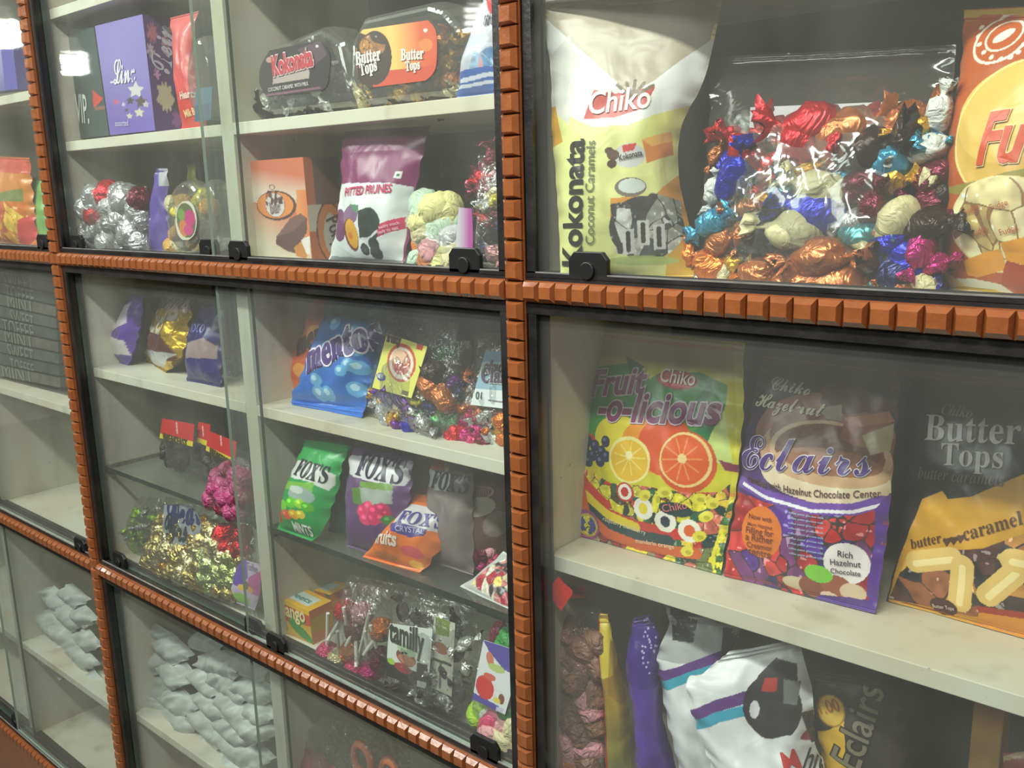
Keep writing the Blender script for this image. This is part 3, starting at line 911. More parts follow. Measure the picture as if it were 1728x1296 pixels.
def art(s):
    s.fill((186, 88, 36)); s.mottle(.12, .6, 3)
    s.ell(1705, 215, 98, 112, (222, 178, 84)); s.ell(1700, 190, 86, 80, (232, 192, 96)); s.ring(1705, 215, 99, 113, .04, (244, 218, 140))
    s.ring(1690, 64, 47, 44, .1, (244, 232, 214)); s.ring(1694, 60, 30, 27, .12, (244, 232, 214)); s.ell(1694, 60, 16, 9, (244, 232, 214), 25)
    for k in range(9):
        a = math.radians(150 + k * 24); s.ell(1690 + 39 * math.cos(a), 64 - 36 * math.sin(a), 4, 4, (244, 232, 214))
    s.poly([(1600, 325), (1650, 305), (1728, 285), (1860, 270), (1860, 300), (1728, 312), (1640, 330)], (150, 140, 60))
    s.text('Fudge', (1654, 276), (1880, 262), (212, 74, 30), off=.03, tall=1.5, shear=.25, out=(246, 206, 140), outw=.02)
    w = s.ellm(1690, 380, 96, 76) < 1
    s.fill((236, 220, 160), s.ellm(1690, 380, 99, 79) < 1)
    s.cells(w, [(232, 214, 158), (224, 200, 136), (240, 226, 176), (206, 176, 110)], 1.5, 8, dark=(150, 110, 66), gap=.06)
    for x, y in ((1640, 358), (1690, 350), (1655, 395), (1706, 392)):
        s.text('Fudge', (x - 12, y + 6), (x + 16, y - 4), (190, 90, 50), tall=1.2)
    s.poly([(1625, 440), (1665, 425), (1690, 420), (1700, 455), (1650, 468), (1632, 465)], (236, 158, 46)); s.poly([(1690, 410), (1760, 395), (1860, 400), (1860, 480), (1740, 450), (1700, 440)], (240, 160, 44)); s.poly([(1700, 440), (1760, 455), (1850, 500), (1740, 510), (1690, 480)], (176, 66, 24))
    s.poly([(1600, 470), (1640, 470), (1690, 480), (1720, 510), (1600, 510)], (226, 222, 206)); s.ell(1612, 478, 22, 9, (226, 190, 120), -35)
bag([((1583, 488), (1812, 512)), ((1590, 420), (1812, 430)), ((1600, 320), (1814, 325)), ((1608, 230), (1820, 235)), ((1621, 120), (1826, 118)), ((1626, 30), (1832, 22)), ((1626, 16), (1832, 6))],
    art, 'fudge_bag', 'orange-brown sweet bag with a golden panel at the right edge of the upper shelf', z=.5, lean=4, T=1.7, wr=.12, crimp=(.03, .05))

# the big clear bag of assorted sweets
sf, o = filmbag([((1172, 474), (1585, 494)), ((1180, 400), (1592, 420)), ((1190, 300), (1604, 300)), ((1200, 215), (1606, 200)), ((1196, 130), (1612, 110)), ((1200, 96), (1614, 76))],
                'clear_candy_bag', 'large clear plastic bag of assorted wrapped sweets on the upper right shelf', mat='film_soft', z=.5, lean=14, T=1.9, wr=.25, crimp=(.02, .05), peak=.3)
BIGBAG = [('red', 1262, 262, 92, -40), ('red', 1372, 218, 118, -4), ('red', 1345, 246, 100, -12), ('red', 1300, 286, 70, 60), ('red', 1240, 238, 70, -20), ('red', 1318, 222, 60, -50),
          ('blue', 1243, 300, 100, 66), ('blue', 1385, 358, 116, -18), ('blue', 1226, 274, 60, 80), ('copper', 1207, 262, 40, 60), ('blue', 1300, 372, 60, 10),
          ('white', 1206, 322, 52, 70), ('light blue', 1200, 378, 66, 30), ('teal', 1318, 330, 66, 85), ('gold', 1362, 290, 62, 20), ('gold', 1488, 250, 60, 30),
          ('cream', 1394, 326, 100, -20), ('copper', 1430, 232, 120, 22), ('dark brown', 1462, 258, 110, 24), ('copper', 1528, 206, 84, 30), ('gold', 1545, 218, 60, 10),
          ('white', 1583, 192, 66, 75), ('white', 1566, 250, 76, 15), ('light blue', 1572, 240, 50, 0), ('light blue', 1498, 280, 92, 20), ('gold', 1500, 306, 66, 5),
          ('maroon', 1450, 312, 72, 40), ('maroon', 1468, 352, 70, 70), ('silver', 1442, 372, 56, 20), ('maroon', 1574, 296, 70, 30), ('dark brown', 1590, 330, 60, 80),
          ('cream', 1516, 372, 96, 52), ('dark brown', 1562, 378, 90, 10), ('maroon', 1570, 340, 60, -40), ('copper', 1266, 354, 66, 0), ('silver', 1222, 352, 40, 50),
          ('copper', 1213, 408, 74, 35), ('copper', 1250, 396, 50, 70), ('dark brown', 1282, 402, 80, 62), ('light blue', 1284, 384, 46, 10), ('cream', 1345, 392, 106, -14),
          ('teal', 1448, 402, 90, 12), ('light blue', 1475, 378, 60, 30), ('copper', 1384, 434, 110, 4), ('silver', 1445, 432, 56, -10), ('copper', 1466, 440, 60, 60),
          ('blue', 1502, 404, 60, 60), ('blue', 1532, 446, 84, -52), ('magenta', 1556, 418, 66, 75), ('magenta', 1572, 448, 60, 20), ('navy', 1510, 462, 90, -10),
          ('orange', 1200, 452, 80, -20), ('gold', 1240, 446, 56, 10), ('copper', 1285, 462, 90, -6), ('cream', 1222, 464, 50, 70), ('orange', 1335, 470, 80, 10),
          ('copper', 1420, 474, 130, -4), ('gold', 1495, 482, 60, 30), ('copper', 1525, 482, 60, -10), ('cream', 1560, 482, 60, -40), ('teal', 1470, 484, 40, 20)]
random.seed(5)
for i, (c, x, y, L, a) in enumerate(BIGBAG):
    off = .55 + .5 * random.random() if y < 440 else .45
    q = sf.pxh(x, y, off)
    p = sf.O + q[0] * sf.e1 + q[1] * sf.e2 + sf.n * off
    size = L / 27.5
    sweet('twist', 'wrapped_sweet', p, size * .98, a, PAL[c], 'foil' if c not in ('cream', 'white') else 'wax',
          '%s twist-wrapped sweet in the big clear bag on the upper right shelf' % c, '%s sweets in the big clear bag' % c, tip=random.uniform(-20, 20), squash=1.25)
heap(sf, 'twist', 'wrapped_sweet', 'foil', ['copper', 'maroon', 'dark brown', 'gold', 'navy', 'cream'], 3.0, 'twist-wrapped sweet deeper inside the big clear bag', 'on the upper right shelf', 'deep in the big clear bag',
     t=(.04, .52), step=.85, layers=1, seed=8, depth=.0)
def art(s): s.fill((222, 214, 222)); s.mottle(.04, .8, 3)
sticker(sf, None, 'back_label', art, o, lift=-.35, rows=[((1262, 290), (1545, 290)), ((1264, 240), (1545, 232)), ((1266, 181), (1543, 170))], label='plain white sheet at the back of the bag')

# ------------------------------------------------------------------ lower right bay, shelf
ZL = -14.42
def art(s):
    s.fill((212, 204, 44))
    s.poly([(970, 730), (978, 640), (1000, 620), (1060, 612), (1095, 640), (1110, 630), (1180, 628), (1228, 650), (1222, 720), (1190, 770), (1100, 730), (990, 745)], (62, 148, 66))
    s.poly([(1056, 600), (1086, 618), (1078, 640), (1062, 628)], (24, 104, 60)); s.poly([(1200, 638), (1180, 668), (1166, 690), (1204, 668)], (24, 104, 60))
    s.poly([(1160, 738), (1224, 694), (1222, 722), (1204, 742), (1216, 766), (1168, 744)], (26, 124, 66))
    s.poly([(1222, 690), (1240, 790), (1205, 780), (1196, 745)], (206, 222, 130))
    s.ell(1046, 742, 48, 40, (230, 214, 56)); s.ell(1098, 752, 50, 44, (238, 150, 36)); s.ell(1124, 752, 46, 50, (226, 84, 34)); s.poly([(974, 716), (1002, 736), (1008, 752), (974, 756)], (206, 56, 40))
    for x, y in ((992, 745), (1003, 752), (1014, 762), (988, 760), (1000, 768), (1022, 745), (1012, 778), (992, 778), (1022, 770)): s.ell(x, y, 9, 10, (40, 52, 84)); s.ell(x - 2, y - 3, 3, 3, (96, 112, 150))
    s.ell(1062, 776, 36, 39, (244, 232, 150)); s.ell(1062, 777, 32, 34, (236, 190, 40))
    for k in range(9):
        aa = k * math.pi / 4.5; s.line([(1063, 772), (1063 + 26 * math.cos(aa), 774 + 28 * math.sin(aa))], .07, (246, 222, 110))
    s.ell(1063, 768, 6, 7, (250, 240, 180))
    s.ell(1158, 780, 45, 52, (214, 84, 34)); s.ell(1156, 776, 41, 46, (246, 214, 140)); s.ell(1155, 776, 37, 42, (232, 96, 36))
    for k in range(10):
        aa = k * math.pi / 5; s.line([(1152, 775), (1152 + 33 * math.cos(aa), 775 + 37 * math.sin(aa))], .08, (244, 150, 80))
    s.ell(1152, 774, 8, 8, (250, 220, 150))
    low = s.polym([(960, 770), (974, 782), (1030, 815), (1090, 820), (1160, 832), (1215, 830), (1240, 810), (1240, 990), (940, 960)])
    s.cells(low, [(26, 66, 56), (226, 214, 50), (206, 60, 50), (40, 92, 60), (232, 200, 60), (214, 110, 90), (28, 60, 60), (216, 206, 60)], .95, 3)
    s.cells(s.polym([(955, 840), (1000, 870), (1100, 925), (1215, 925), (1215, 990), (940, 960)]), [(206, 120, 100), (226, 214, 50), (120, 130, 80), (170, 60, 60), (40, 84, 64), (150, 140, 110)], .95, 5)
    L = lambda o: [(968 + o * .3, 778 + o), (990, 822 + o), (1025, 855 + o * .98), (1075, 876 + o * .95), (1130, 888 + o * .9), (1175, 895 + o * .85)]
    s.line(L(12), .62, (206, 56, 44)); s.line(L(28)[:5], .62, (30, 62, 70)); s.line(L(14)[:4], .5, (232, 206, 50)); s.line(L(46), .6, (214, 96, 40))
    s.line(L(-3)[:3], .5, (206, 60, 46))
    s.text('raspberry blackberry', (1018, 878), (1092, 902), (220, 214, 190), tall=1); s.text('mandarin orange', (1075, 915), (1140, 926), (250, 230, 190), tall=1); s.text('lemon', (1035, 843), (1066, 856), (120, 90, 20), tall=1)
    for x, y, r, c in ((1056, 830, 14, (200, 44, 44)), (1087, 858, 16, (236, 214, 50)), (1124, 880, 16, (40, 52, 80)), (1164, 896, 17, (226, 100, 40))):
        s.ell(x, y, r + 1, r * 1.15, (c if x < 1060 else (244, 240, 224))); s.ell(x, y, r - 3, r * .95, (244, 240, 228)); s.ell(x, y, r - 8, r * .6, c)
    s.ell(990, 885, 22, 26, (150, 70, 130)); s.ell(991, 886, 17, 20, (200, 180, 70)); s.cells(s.ellm(991, 886, 14, 16) < 1, [(60, 80, 160), (230, 214, 50)], .4, 2)
    s.ell(1140, 860, 26, 12, (24, 60, 60)); s.text('Chiko', (1122, 864), (1160, 858), (236, 120, 130), tall=1)
    for x, y in ((1178, 842), (1200, 850), (1190, 872), (1122, 830), (1090, 836), (1180, 905), (1160, 930), (1130, 945)): s.ell(x, y, 11, 9, (232, 220, 70), 30); s.ell(x + 2, y + 2, 5, 4, (190, 180, 40))
    s.ell(1142, 641, 36, 15, (206, 66, 50)); s.ring(1142, 641, 36, 16, .12, (150, 90, 50))
    s.text('Chiko', (1113, 643), (1172, 651), (246, 238, 220), off=.01, tall=1.2)
    for k in range(7): s.line([(1142, 622), (1120 + k * 8, 611 + abs(k - 3) * 3)], .1, (206, 196, 150))
    s.text('Fruit', (1001, 668), (1086, 662), (132, 44, 104), off=.025, tall=1.1, shear=.25, out=(222, 206, 216), outw=.035)
    s.text('-o-licious', (1010, 708), (1212, 716), (132, 44, 104), off=.025, tall=1.15, shear=.2, out=(222, 206, 216), outw=.035)
    g = s.polym([(1238, 575), (1262, 575), (1262, 870), (1206, 990), (1200, 940), (1226, 850), (1240, 770), (1243, 690)])
    s.fill((228, 218, 60), g); s.cells(s.polym([(1215, 880), (1240, 830), (1240, 960), (1205, 990), (1208, 930)]), [(60, 110, 50), (228, 218, 60)], .5, 1)
    s.poly([(1212, 776), (1256, 788), (1250, 800), (1222, 794)], (140, 50, 80))
bag([((967, 902), (1217, 970)), ((970, 840), (1226, 905)), ((976, 770), (1240, 830)), ((980, 690), (1252, 740)), ((984, 630), (1255, 665)), ((994, 582), (1255, 612)), ((1003, 552), (1257, 578))],
    art, 'fruit_sweet_bag', 'yellow and green sweet bag printed with lemon and orange slices', z=ZL, lean=12, T=.9, wr=.16, crimp=(.025, .05), peak=.4, back=0)

def art(s):
    s.fill((54, 44, 50))
    s.grad(s.t > -1, (1400, 960), (92, 60, 140), (1400, 640), (44, 36, 44))
    s.fill((44, 38, 42), s.polym([(1262, 590), (1540, 620), (1520, 700), (1480, 690), (1400, 640), (1290, 630), (1270, 690)]))
    s.ell(1385, 742, 122, 78, (146, 100, 82)); s.ell(1390, 770, 118, 70, (190, 150, 120)); s.ell(1400, 745, 110, 52, (132, 84, 66)); s.ell(1390, 756, 92, 40, (112, 66, 52)); s.ring(1395, 765, 104, 54, .1, (206, 176, 140))
    s.ell(1385, 806, 112, 42, (222, 204, 176)); s.ell(1395, 790, 100, 30, (198, 160, 120)); s.ell(1400, 780, 84, 22, (152, 100, 74))
    s.ell(1425, 664, 42, 18, (104, 44, 40)); s.ell(1425, 680, 42, 18, (84, 36, 34)); s.ell(1478, 684, 34, 15, (104, 46, 40))
    s.poly([(1424, 706), (1500, 694), (1512, 735), (1500, 760), (1440, 752), (1420, 740)], (148, 88, 60)); s.poly([(1424, 706), (1500, 694), (1510, 712), (1440, 722)], (176, 116, 84))
    s.poly([(1455, 735), (1510, 715), (1505, 760), (1470, 768)], (186, 170, 130)); s.poly([(1380, 690), (1420, 682), (1420, 712), (1395, 706)], (150, 142, 116))
    low = s.polym([(1215, 990), (1245, 828), (1290, 848), (1370, 862), (1450, 862), (1500, 846), (1490, 1060), (1215, 1010)])
    s.cells(low, [(196, 40, 44), (90, 50, 150), (170, 40, 50), (60, 40, 110), (206, 60, 60), (70, 50, 130), (120, 60, 120)], 1.5, 6)
    s.line([(1252, 812), (1290, 836), (1370, 858), (1440, 860), (1490, 846)], .55, (112, 74, 170)); s.line([(1256, 816), (1292, 840), (1370, 862), (1440, 864), (1488, 852)], .16, (240, 236, 244))
    s.poly([(1476, 860), (1504, 830), (1500, 900), (1486, 1000), (1478, 1040), (1462, 1000), (1474, 920)], (92, 56, 150))
    s.ell(1283, 898, 36, 43, (226, 122, 44))
    for k, tx in enumerate(('Now with', 'More Hazelnut', 'Filling for', 'a Richer', 'Creamier', 'centre')): s.text(tx, (1258 + abs(k - 2.5) * 2, 874 + k * 12), (1306 - abs(k - 2.5) * 2, 882 + k * 12), (120, 50, 24), off=.01, tall=1.1)
    for k in range(9): s.text('coffee paste glucose milk', (1332, 866 + k * 8.5), (1392, 876 + k * 8.5), (170, 186, 220), off=.01, tall=.9)
    s.ell(1429, 951, 37, 35, (238, 230, 232))
    for k, tx in enumerate(('Rich', 'Hazelnut', 'Chocolate')): s.text(tx, (1416 - 12 * (k > 0), 938 + k * 14), (1440 + 14 * (k > 0), 942 + k * 15), (70, 46, 70), off=.01, tall=1.1)
    s.ell(1350, 985, 30, 12, (206, 190, 160)); s.ell(1372, 990, 24, 18, (136, 72, 52)); s.ell(1412, 990, 26, 20, (156, 84, 60)); s.ell(1440, 1000, 22, 16, (216, 190, 160)); s.ell(1400, 1006, 16, 8, (236, 204, 186)); s.ell(1382, 968, 24, 15, (122, 200, 58))
    s.line([(1390, 1018), (1440, 1022), (1476, 1030)], .8, (84, 52, 140))
    s.text(mscript('Chiko'), (1300, 656), (1366, 668), (206, 200, 186), off=.01, tall=1.2)
    s.text(mscript('Hazelnut'), (1276, 684), (1388, 704), (214, 206, 176), off=.012, tall=1.3)
    s.text(mscript('Eclairs'), (1254, 790), (1470, 804), (76, 46, 124), off=.0, tall=1.2, out=(216, 208, 222), outw=.018)
    s.text('candies with Hazelnut Chocolate Center', (1262, 812), (1488, 838), (84, 56, 50), off=.01, tall=1.25, bow=-.05)
bag([((1222, 972), (1478, 1036)), ((1230, 915), (1488, 965)), ((1242, 850), (1497, 895)), ((1258, 750), (1508, 795)), ((1272, 670), (1514, 705)), ((1284, 600), (1520, 628))],
    art, 'eclair_bag', 'dark purple and brown chocolate sweet bag with script lettering and an orange oval', z=ZL, lean=14, T=1.0, wr=.2, crimp=(.03, .05))

def art(s):
    s.fill((40, 35, 36))
    s.poly([(1500, 610), (1860, 640), (1860, 690), (1640, 650), (1520, 636)], (120, 74, 40))
    s.poly([(1540, 650), (1850, 660), (1850, 830), (1560, 800)], (36, 31, 33))
    gold = s.polym([(1500, 1010), (1516, 945), (1556, 842), (1590, 828), (1600, 842), (1640, 838), (1728, 800), (1860, 740), (1860, 1120), (1500, 1040)])
    s.fill((206, 152, 48), gold); s.mottle(.12, .8, 4, gold)
    s.ell(1800, 700, 90, 100, (190, 130, 40), k=.0)
    s.cells(s.polym([(1500, 1010), (1530, 940), (1580, 930), (1660, 925), (1728, 900), (1860, 860), (1860, 1060), (1728, 1045), (1640, 1040), (1500, 1010)]), [(206, 160, 70), (60, 44, 40), (226, 196, 120), (90, 56, 50), (40, 40, 48), (186, 130, 60), (150, 90, 60)], 1.6, 12)
    for x, y, a in ((1575, 945, -6), (1692, 985, -40), (1622, 985, -85), (1740, 950, 10)):
        c, sn = math.cos(math.radians(a)) * 30, math.sin(math.radians(a)) * 30
        s.line([(x - c, y - sn), (x + c, y + sn)], 1.0, (226, 190, 110)); s.line([(x - c, y - sn + 3), (x + c, y + sn + 3)], .3, (244, 222, 160))
    s.poly([(1655, 1030), (1728, 1040), (1860, 1060), (1860, 1120), (1728, 1075), (1640, 1060)], (214, 140, 40)); s.line([(1655, 1028), (1728, 1038), (1850, 1056)], .3, (160, 50, 30))
    s.ell(1592, 1024, 24, 15, (70, 40, 34)); s.text('Butter Tops', (1574, 1025), (1611, 1030), (230, 210, 190), tall=1.3)
    s.text(mital('Chiko'), (1588, 698), (1640, 706), (160, 156, 152), tall=1.2)
    s.text(mbold('Butter'), (1562, 742), (1722, 750), (190, 184, 178), off=0, tall=1.2)
    s.text(mbold('Tops'), (1588, 784), (1694, 790), (190, 184, 178), off=0, tall=1.15)
    s.text(mital('butter caramels'), (1550, 806), (1696, 820), (98, 90, 84), tall=1.3)
    s.text(mbold('butter'), (1538, 926), (1588, 915), (84, 50, 24), tall=1.1, shear=.2); s.text(mbold('caramel tops'), (1628, 912), (1800, 862), (84, 50, 24), tall=1.1, shear=.2)
    for x, y in ((1597, 914), (1609, 912), (1621, 909)): s.ell(x - 3, y - 2, 4, 4, (84, 50, 24)); s.ell(x + 3, y - 2, 4, 4, (84, 50, 24)); s.poly([(x - 7, y), (x + 7, y), (x, y + 9)], (84, 50, 24))
bag([((1496, 1014), (1790, 1094)), ((1512, 945), (1800, 1010)), ((1524, 860), (1806, 920)), ((1530, 760), (1812, 800)), ((1528, 680), (1816, 712)), ((1522, 622), (1820, 650))],
    art, 'caramel_bag', 'black and gold caramel sweet bag at the right edge beside the purple bag', z=ZL, lean=12, T=1.1, wr=.2, crimp=(.03, .05))

# ------------------------------------------------------------------ lower right bay, below its shelf
ZB = -28.0
def strip(name, label, px_rows, Y, artf, lean=3, T=1., cat='bag', mat='print', wr=.2, wid=None, seed=1, **kw):
    rows = [(gp(px_rows[0][0], Y[0], ZB), gp(px_rows[0][1], Y[1], ZB))] + list(px_rows[1:])
    return bag(rows, artf, name, label, cat=cat, mat=mat, ys=Y, z=ZB, lean=lean, T=T, wr=wr, seed=seed, **kw)

def art(s):
    s.fill((176, 142, 122)); s.mottle(.2, .9, 3)
    s.cells(s.B > -99, [(186, 150, 128), (150, 110, 92), (206, 176, 156), (136, 96, 80)], 1.3, 3, dark=(110, 80, 66), gap=.04)
sf, o = filmbag([(gp(946, 3.2, ZB), gp(1018, 3.6, ZB)), ((940, 1180), (1022, 1200)), ((936, 1100), (1020, 1120)), ((932, 1040), (1024, 1060)), ((925, 1010), (1010, 1018))],
                'clear_snack_bag', 'clear plastic snack bag hanging with a red diamond header beside the lower black frame', ys=(3.2, 3.6), z=ZB, lean=2, T=1.1, wr=.3, crimp=(.02, .06))
heap(sf, 'chunk', 'brown_snack', 'wax', ['dull brown', 'pale pink', 'dull brown', 'copper'], 1.9, 'snack piece in the clear bag', 'behind the red diamond card', 'in the diamond header bag', t=(.05, .86), step=.62, layers=1, seed=4, cat='snack', depth=.1)
def art(s): s.fill((212, 40, 34)); s.mottle(.1, 2, 2)
k = Surf([((946, 1030), (948, 1030)), ((934, 1015), (958, 1014)), ((921, 1000), (966, 998)), ((932, 985), (952, 984)), ((941, 974), (944, 974))], ys=(1.55, 1.55), lean=0, T=0, wr=0, dens=1).paint(); art(k)
o = k.build('red_diamond_card', 'card', parent=None, thick=True, label='small bright red diamond-shaped card hanging under the lower right shelf', cat='card')
def art(s): s.fill((150, 40, 34))
k = Surf([((958, 1010), (990, 1008)), ((935, 985), (988, 990))], ys=(3.1, 3.1), lean=0, T=0, wr=0, dens=.6).paint(); art(k)
k.build('header_card', 'card', label='dark red header card behind the bright diamond card', cat='card')

def art(s):
    s.fill((214, 178, 52)); s.grad(s.B > -99, (1040, 1290), (150, 150, 60), (1030, 1130), (190, 140, 50)); s.mottle(.25, 1.2, 6)
    s.fill((232, 206, 70), s.polym([(1010, 1140), (1035, 1140), (1030, 1020), (1008, 1020)]))
    s.fill((206, 50, 36), s.u < .14); s.fill((150, 110, 40), s.polym([(1030, 1080), (1060, 1100), (1056, 1190), (1026, 1170)]), .6)
strip('yellow_edged_bag', 'narrow yellow sweet bag with a red edge seen edge-on below the lower right shelf', [(1022, 1066), ((1022, 1290), (1066, 1296)), ((1020, 1190), (1060, 1200)), ((1012, 1110), (1044, 1120)), ((1010, 1050), (1028, 1050)), ((1012, 1034), (1026, 1036))], (3.4, 3.9), art, T=.8)
def art(s):
    s.fill((84, 48, 158)); s.mottle(.15, .7, 6); s.fill((60, 32, 128), s.polym([(1055, 1030), (1115, 1030), (1115, 1150), (1050, 1150)]))
    rng = np.random.RandomState(2)
    for _ in range(34): s.ell(rng.uniform(1080, 1110), rng.uniform(1040, 1140), 1.6, 1.6, (196, 190, 236))
strip('purple_candy_bag', 'tall glossy purple sweet bag with tiny white stars below the lower right shelf', [(1076, 1144), ((1074, 1290), (1140, 1296)), ((1068, 1200), (1118, 1210)), ((1056, 1130), (1112, 1140)), ((1062, 1080), (1114, 1075)), ((1070, 1044), (1096, 1036))], (3.0, 4.2), art, T=1.1, wr=.3, seed=4)
def art(s):
    s.fill((222, 224, 226)); s.mottle(.04, .5, 3)
    s.fill((150, 152, 152), s.polym([(1100, 1000), (1270, 1040), (1240, 1110), (1110, 1110)]), .75)
    s.cells(s.polym([(1130, 1020), (1180, 1030), (1170, 1085), (1135, 1080)]), [(50, 50, 52), (140, 140, 140), (80, 80, 82)], .8, 3)
    s.line([(1108, 1140), (1160, 1128), (1230, 1100), (1260, 1110)], .5, (96, 58, 128)); s.line([(1112, 1156), (1160, 1142), (1200, 1130)], .45, (60, 160, 186))
    s.poly([(1220, 1060), (1280, 1050), (1270, 1110), (1215, 1130)], (54, 52, 56))
strip('white_milk_sweet_bag', 'white sweet bag with purple and teal bands just right of the purple bag', [(1146, 1250), ((1146, 1290), (1250, 1300)), ((1126, 1210), (1240, 1230)), ((1110, 1130), (1230, 1150)), ((1112, 1095), (1240, 1090)), ((1130, 1050), (1250, 1060)), ((1120, 1020), (1240, 1044))], (3.8, 5.0), art, T=1.2, wr=.35, seed=7)
def art(s):
    s.fill((224, 226, 228)); s.mottle(.03, .5, 3)
    s.line([(1160, 1206), (1210, 1192), (1250, 1180), (1300, 1172)], .55, (96, 58, 128)); s.line([(1162, 1224), (1210, 1212), (1260, 1200)], .5, (60, 160, 190))
    s.ell(1302, 1198, 48, 48, (46, 45, 50)); s.poly([(1262, 1180), (1280, 1140), (1310, 1110), (1345, 1120), (1348, 1190), (1330, 1230)], (46, 45, 50)); s.ell(1272, 1201, 8, 13, (206, 206, 210)); s.poly([(1290, 1146), (1312, 1144), (1310, 1168), (1284, 1168)], (170, 50, 48)); s.poly([(1322, 1146), (1352, 1150), (1345, 1188), (1322, 1188)], (110, 112, 112))
    s.ell(1362, 1246, 10, 14, (150, 48, 60)); s.poly([(1240, 1240), (1250, 1296), (1400, 1296), (1380, 1250), (1330, 1240), (1300, 1252)], (228, 230, 232))
    s.text('M', (1328, 1306), (1352, 1296), (200, 50, 50), off=.02, tall=1.4); s.text('hite Milk', (1354, 1298), (1470, 1330), (40, 40, 46), off=.01, tall=1.5)
    s.poly([(1350, 1200), (1380, 1200), (1400, 1250), (1370, 1250)], (50, 40, 56)); s.text('Original', (1230, 1318), (1300, 1322), (90, 60, 130), tall=1)
strip('white_milk_sweet_bag', 'large white sweet bag with a big dark rounded figure and teal band', [(1196, 1400), ((1200, 1296), (1400, 1330)), ((1180, 1230), (1376, 1250)), ((1160, 1150), (1372, 1180)), ((1186, 1136), (1356, 1110)), ((1230, 1100), (1345, 1080))], (2.9, 4.6), art, T=1.6, wr=.3, seed=12)
def art(s):
    s.fill((52, 48, 46)); s.mottle(.2, .8, 2)
    s.poly([(1375, 1240), (1424, 1215), (1430, 1330), (1392, 1330)], (214, 170, 46)); s.ell(1402, 1200, 24, 24, (206, 170, 64)); s.ring(1402, 1200, 24, 24, .1, (160, 110, 40)); s.text('1.00', (1386, 1204), (1418, 1198), (180, 90, 40), tall=1.3)
    s.text('Eclairs', (1448, 1300), (1492, 1165), (120, 112, 92), off=.01, tall=1.2, out=(34, 32, 30), outw=.03)
strip('dark_eclair_bag', 'dark brown sweet bag with a yellow tab standing right of the white bags', [(1392, 1520), ((1392, 1330), (1520, 1345)), ((1380, 1240), (1530, 1260)), ((1372, 1180), (1520, 1190)), ((1376, 1130), (1500, 1150))], (5.2, 6.4), art, T=1.2, wr=.3, seed=3)
mb = MB(); mb.box(20.6, 21.9, 8.0, 9.6, ZB, -15.3); o = mb.obj('wooden_batten', M['timber'], bevel=.0015); tag(o, 'raw pale timber batten standing under the lower right shelf', 'wooden post')
def art(s): s.fill((150, 74, 50)); s.mottle(.2, 1, 2); s.line([(1690, 1280), (1728, 1270), (1760, 1262)], .2, (200, 170, 130))
k = Surf([(gp(1700, 6.2, ZB), gp(1800, 6.2, ZB)), ((1695, 1300), (1800, 1310)), ((1691, 1272), (1800, 1262))], ys=(6.2, 6.2), z=ZB, lean=10, T=1.2, wr=.15, dens=.7).paint(); art(k)
k.build('brown_candy_bag', 'print', label='reddish brown bag in front of the timber batten at the lower right corner', cat='bag')

# ------------------------------------------------------------------ middle bay, upper board
ZM = -9.8
def bubbles(s, pts, c=(120, 186, 226)):
    for x, y, r in pts: s.ell(x, y, r, r * 1.15, c); s.ell(x - r * .25, y - r * .3, r * .45, r * .5, (176, 214, 236))
def art(s): s.fill((214, 92, 50)); s.mottle(.15, .8, 2); s.text(mbold('mentos'), (500, 600), (600, 560), (60, 40, 60), off=.02, tall=1.2); s.ell(505, 625, 14, 12, (236, 160, 70)); s.ell(530, 560, 16, 12, (240, 170, 90)); s.ell(495, 650, 12, 10, (226, 120, 70))
bag([(gp(482, 5.2, ZM), gp(575, 5.2, ZM)), ((492, 610), (590, 615)), ((512, 560), (605, 560)), ((528, 505), (612, 508))], art, 'orange_mint_bag', 'orange sweet bag leaning behind the bright blue one', ys=(5.2, 5.2), z=ZM, lean=10, T=1., wr=.2)
def art(s):
    s.fill((28, 110, 196)); s.grad(s.B > -99, (560, 690), (24, 106, 206), (600, 510), (60, 104, 150)); s.mottle(.1, .8, 2)
    bubbles(s, [(530, 640, 9), (538, 664, 11), (553, 664, 11), (600, 657, 11), (572, 625, 8), (586, 615, 9), (601, 620, 10), (565, 545, 10), (632, 530, 12), (575, 520, 9), (595, 560, 10), (545, 585, 9), (600, 590, 8)], (96, 166, 216))
    s.text(mbold('mentos'), (521, 629), (650, 582), (70, 46, 120), off=.03, tall=1.35, out=(226, 216, 236), outw=.05)
bag([((494, 683), (612, 706)), ((492, 670), (616, 680)), ((508, 645), (622, 655)), ((522, 615), (631, 625)), ((537, 560), (648, 575)), ((552, 506), (664, 514))], art, 'blue_mint_bag', 'bright blue sweet bag with pale bubbles on the middle shelf board', z=ZM, lean=16, T=1.5, wr=.3, crimp=(.07, .05), seed=5)

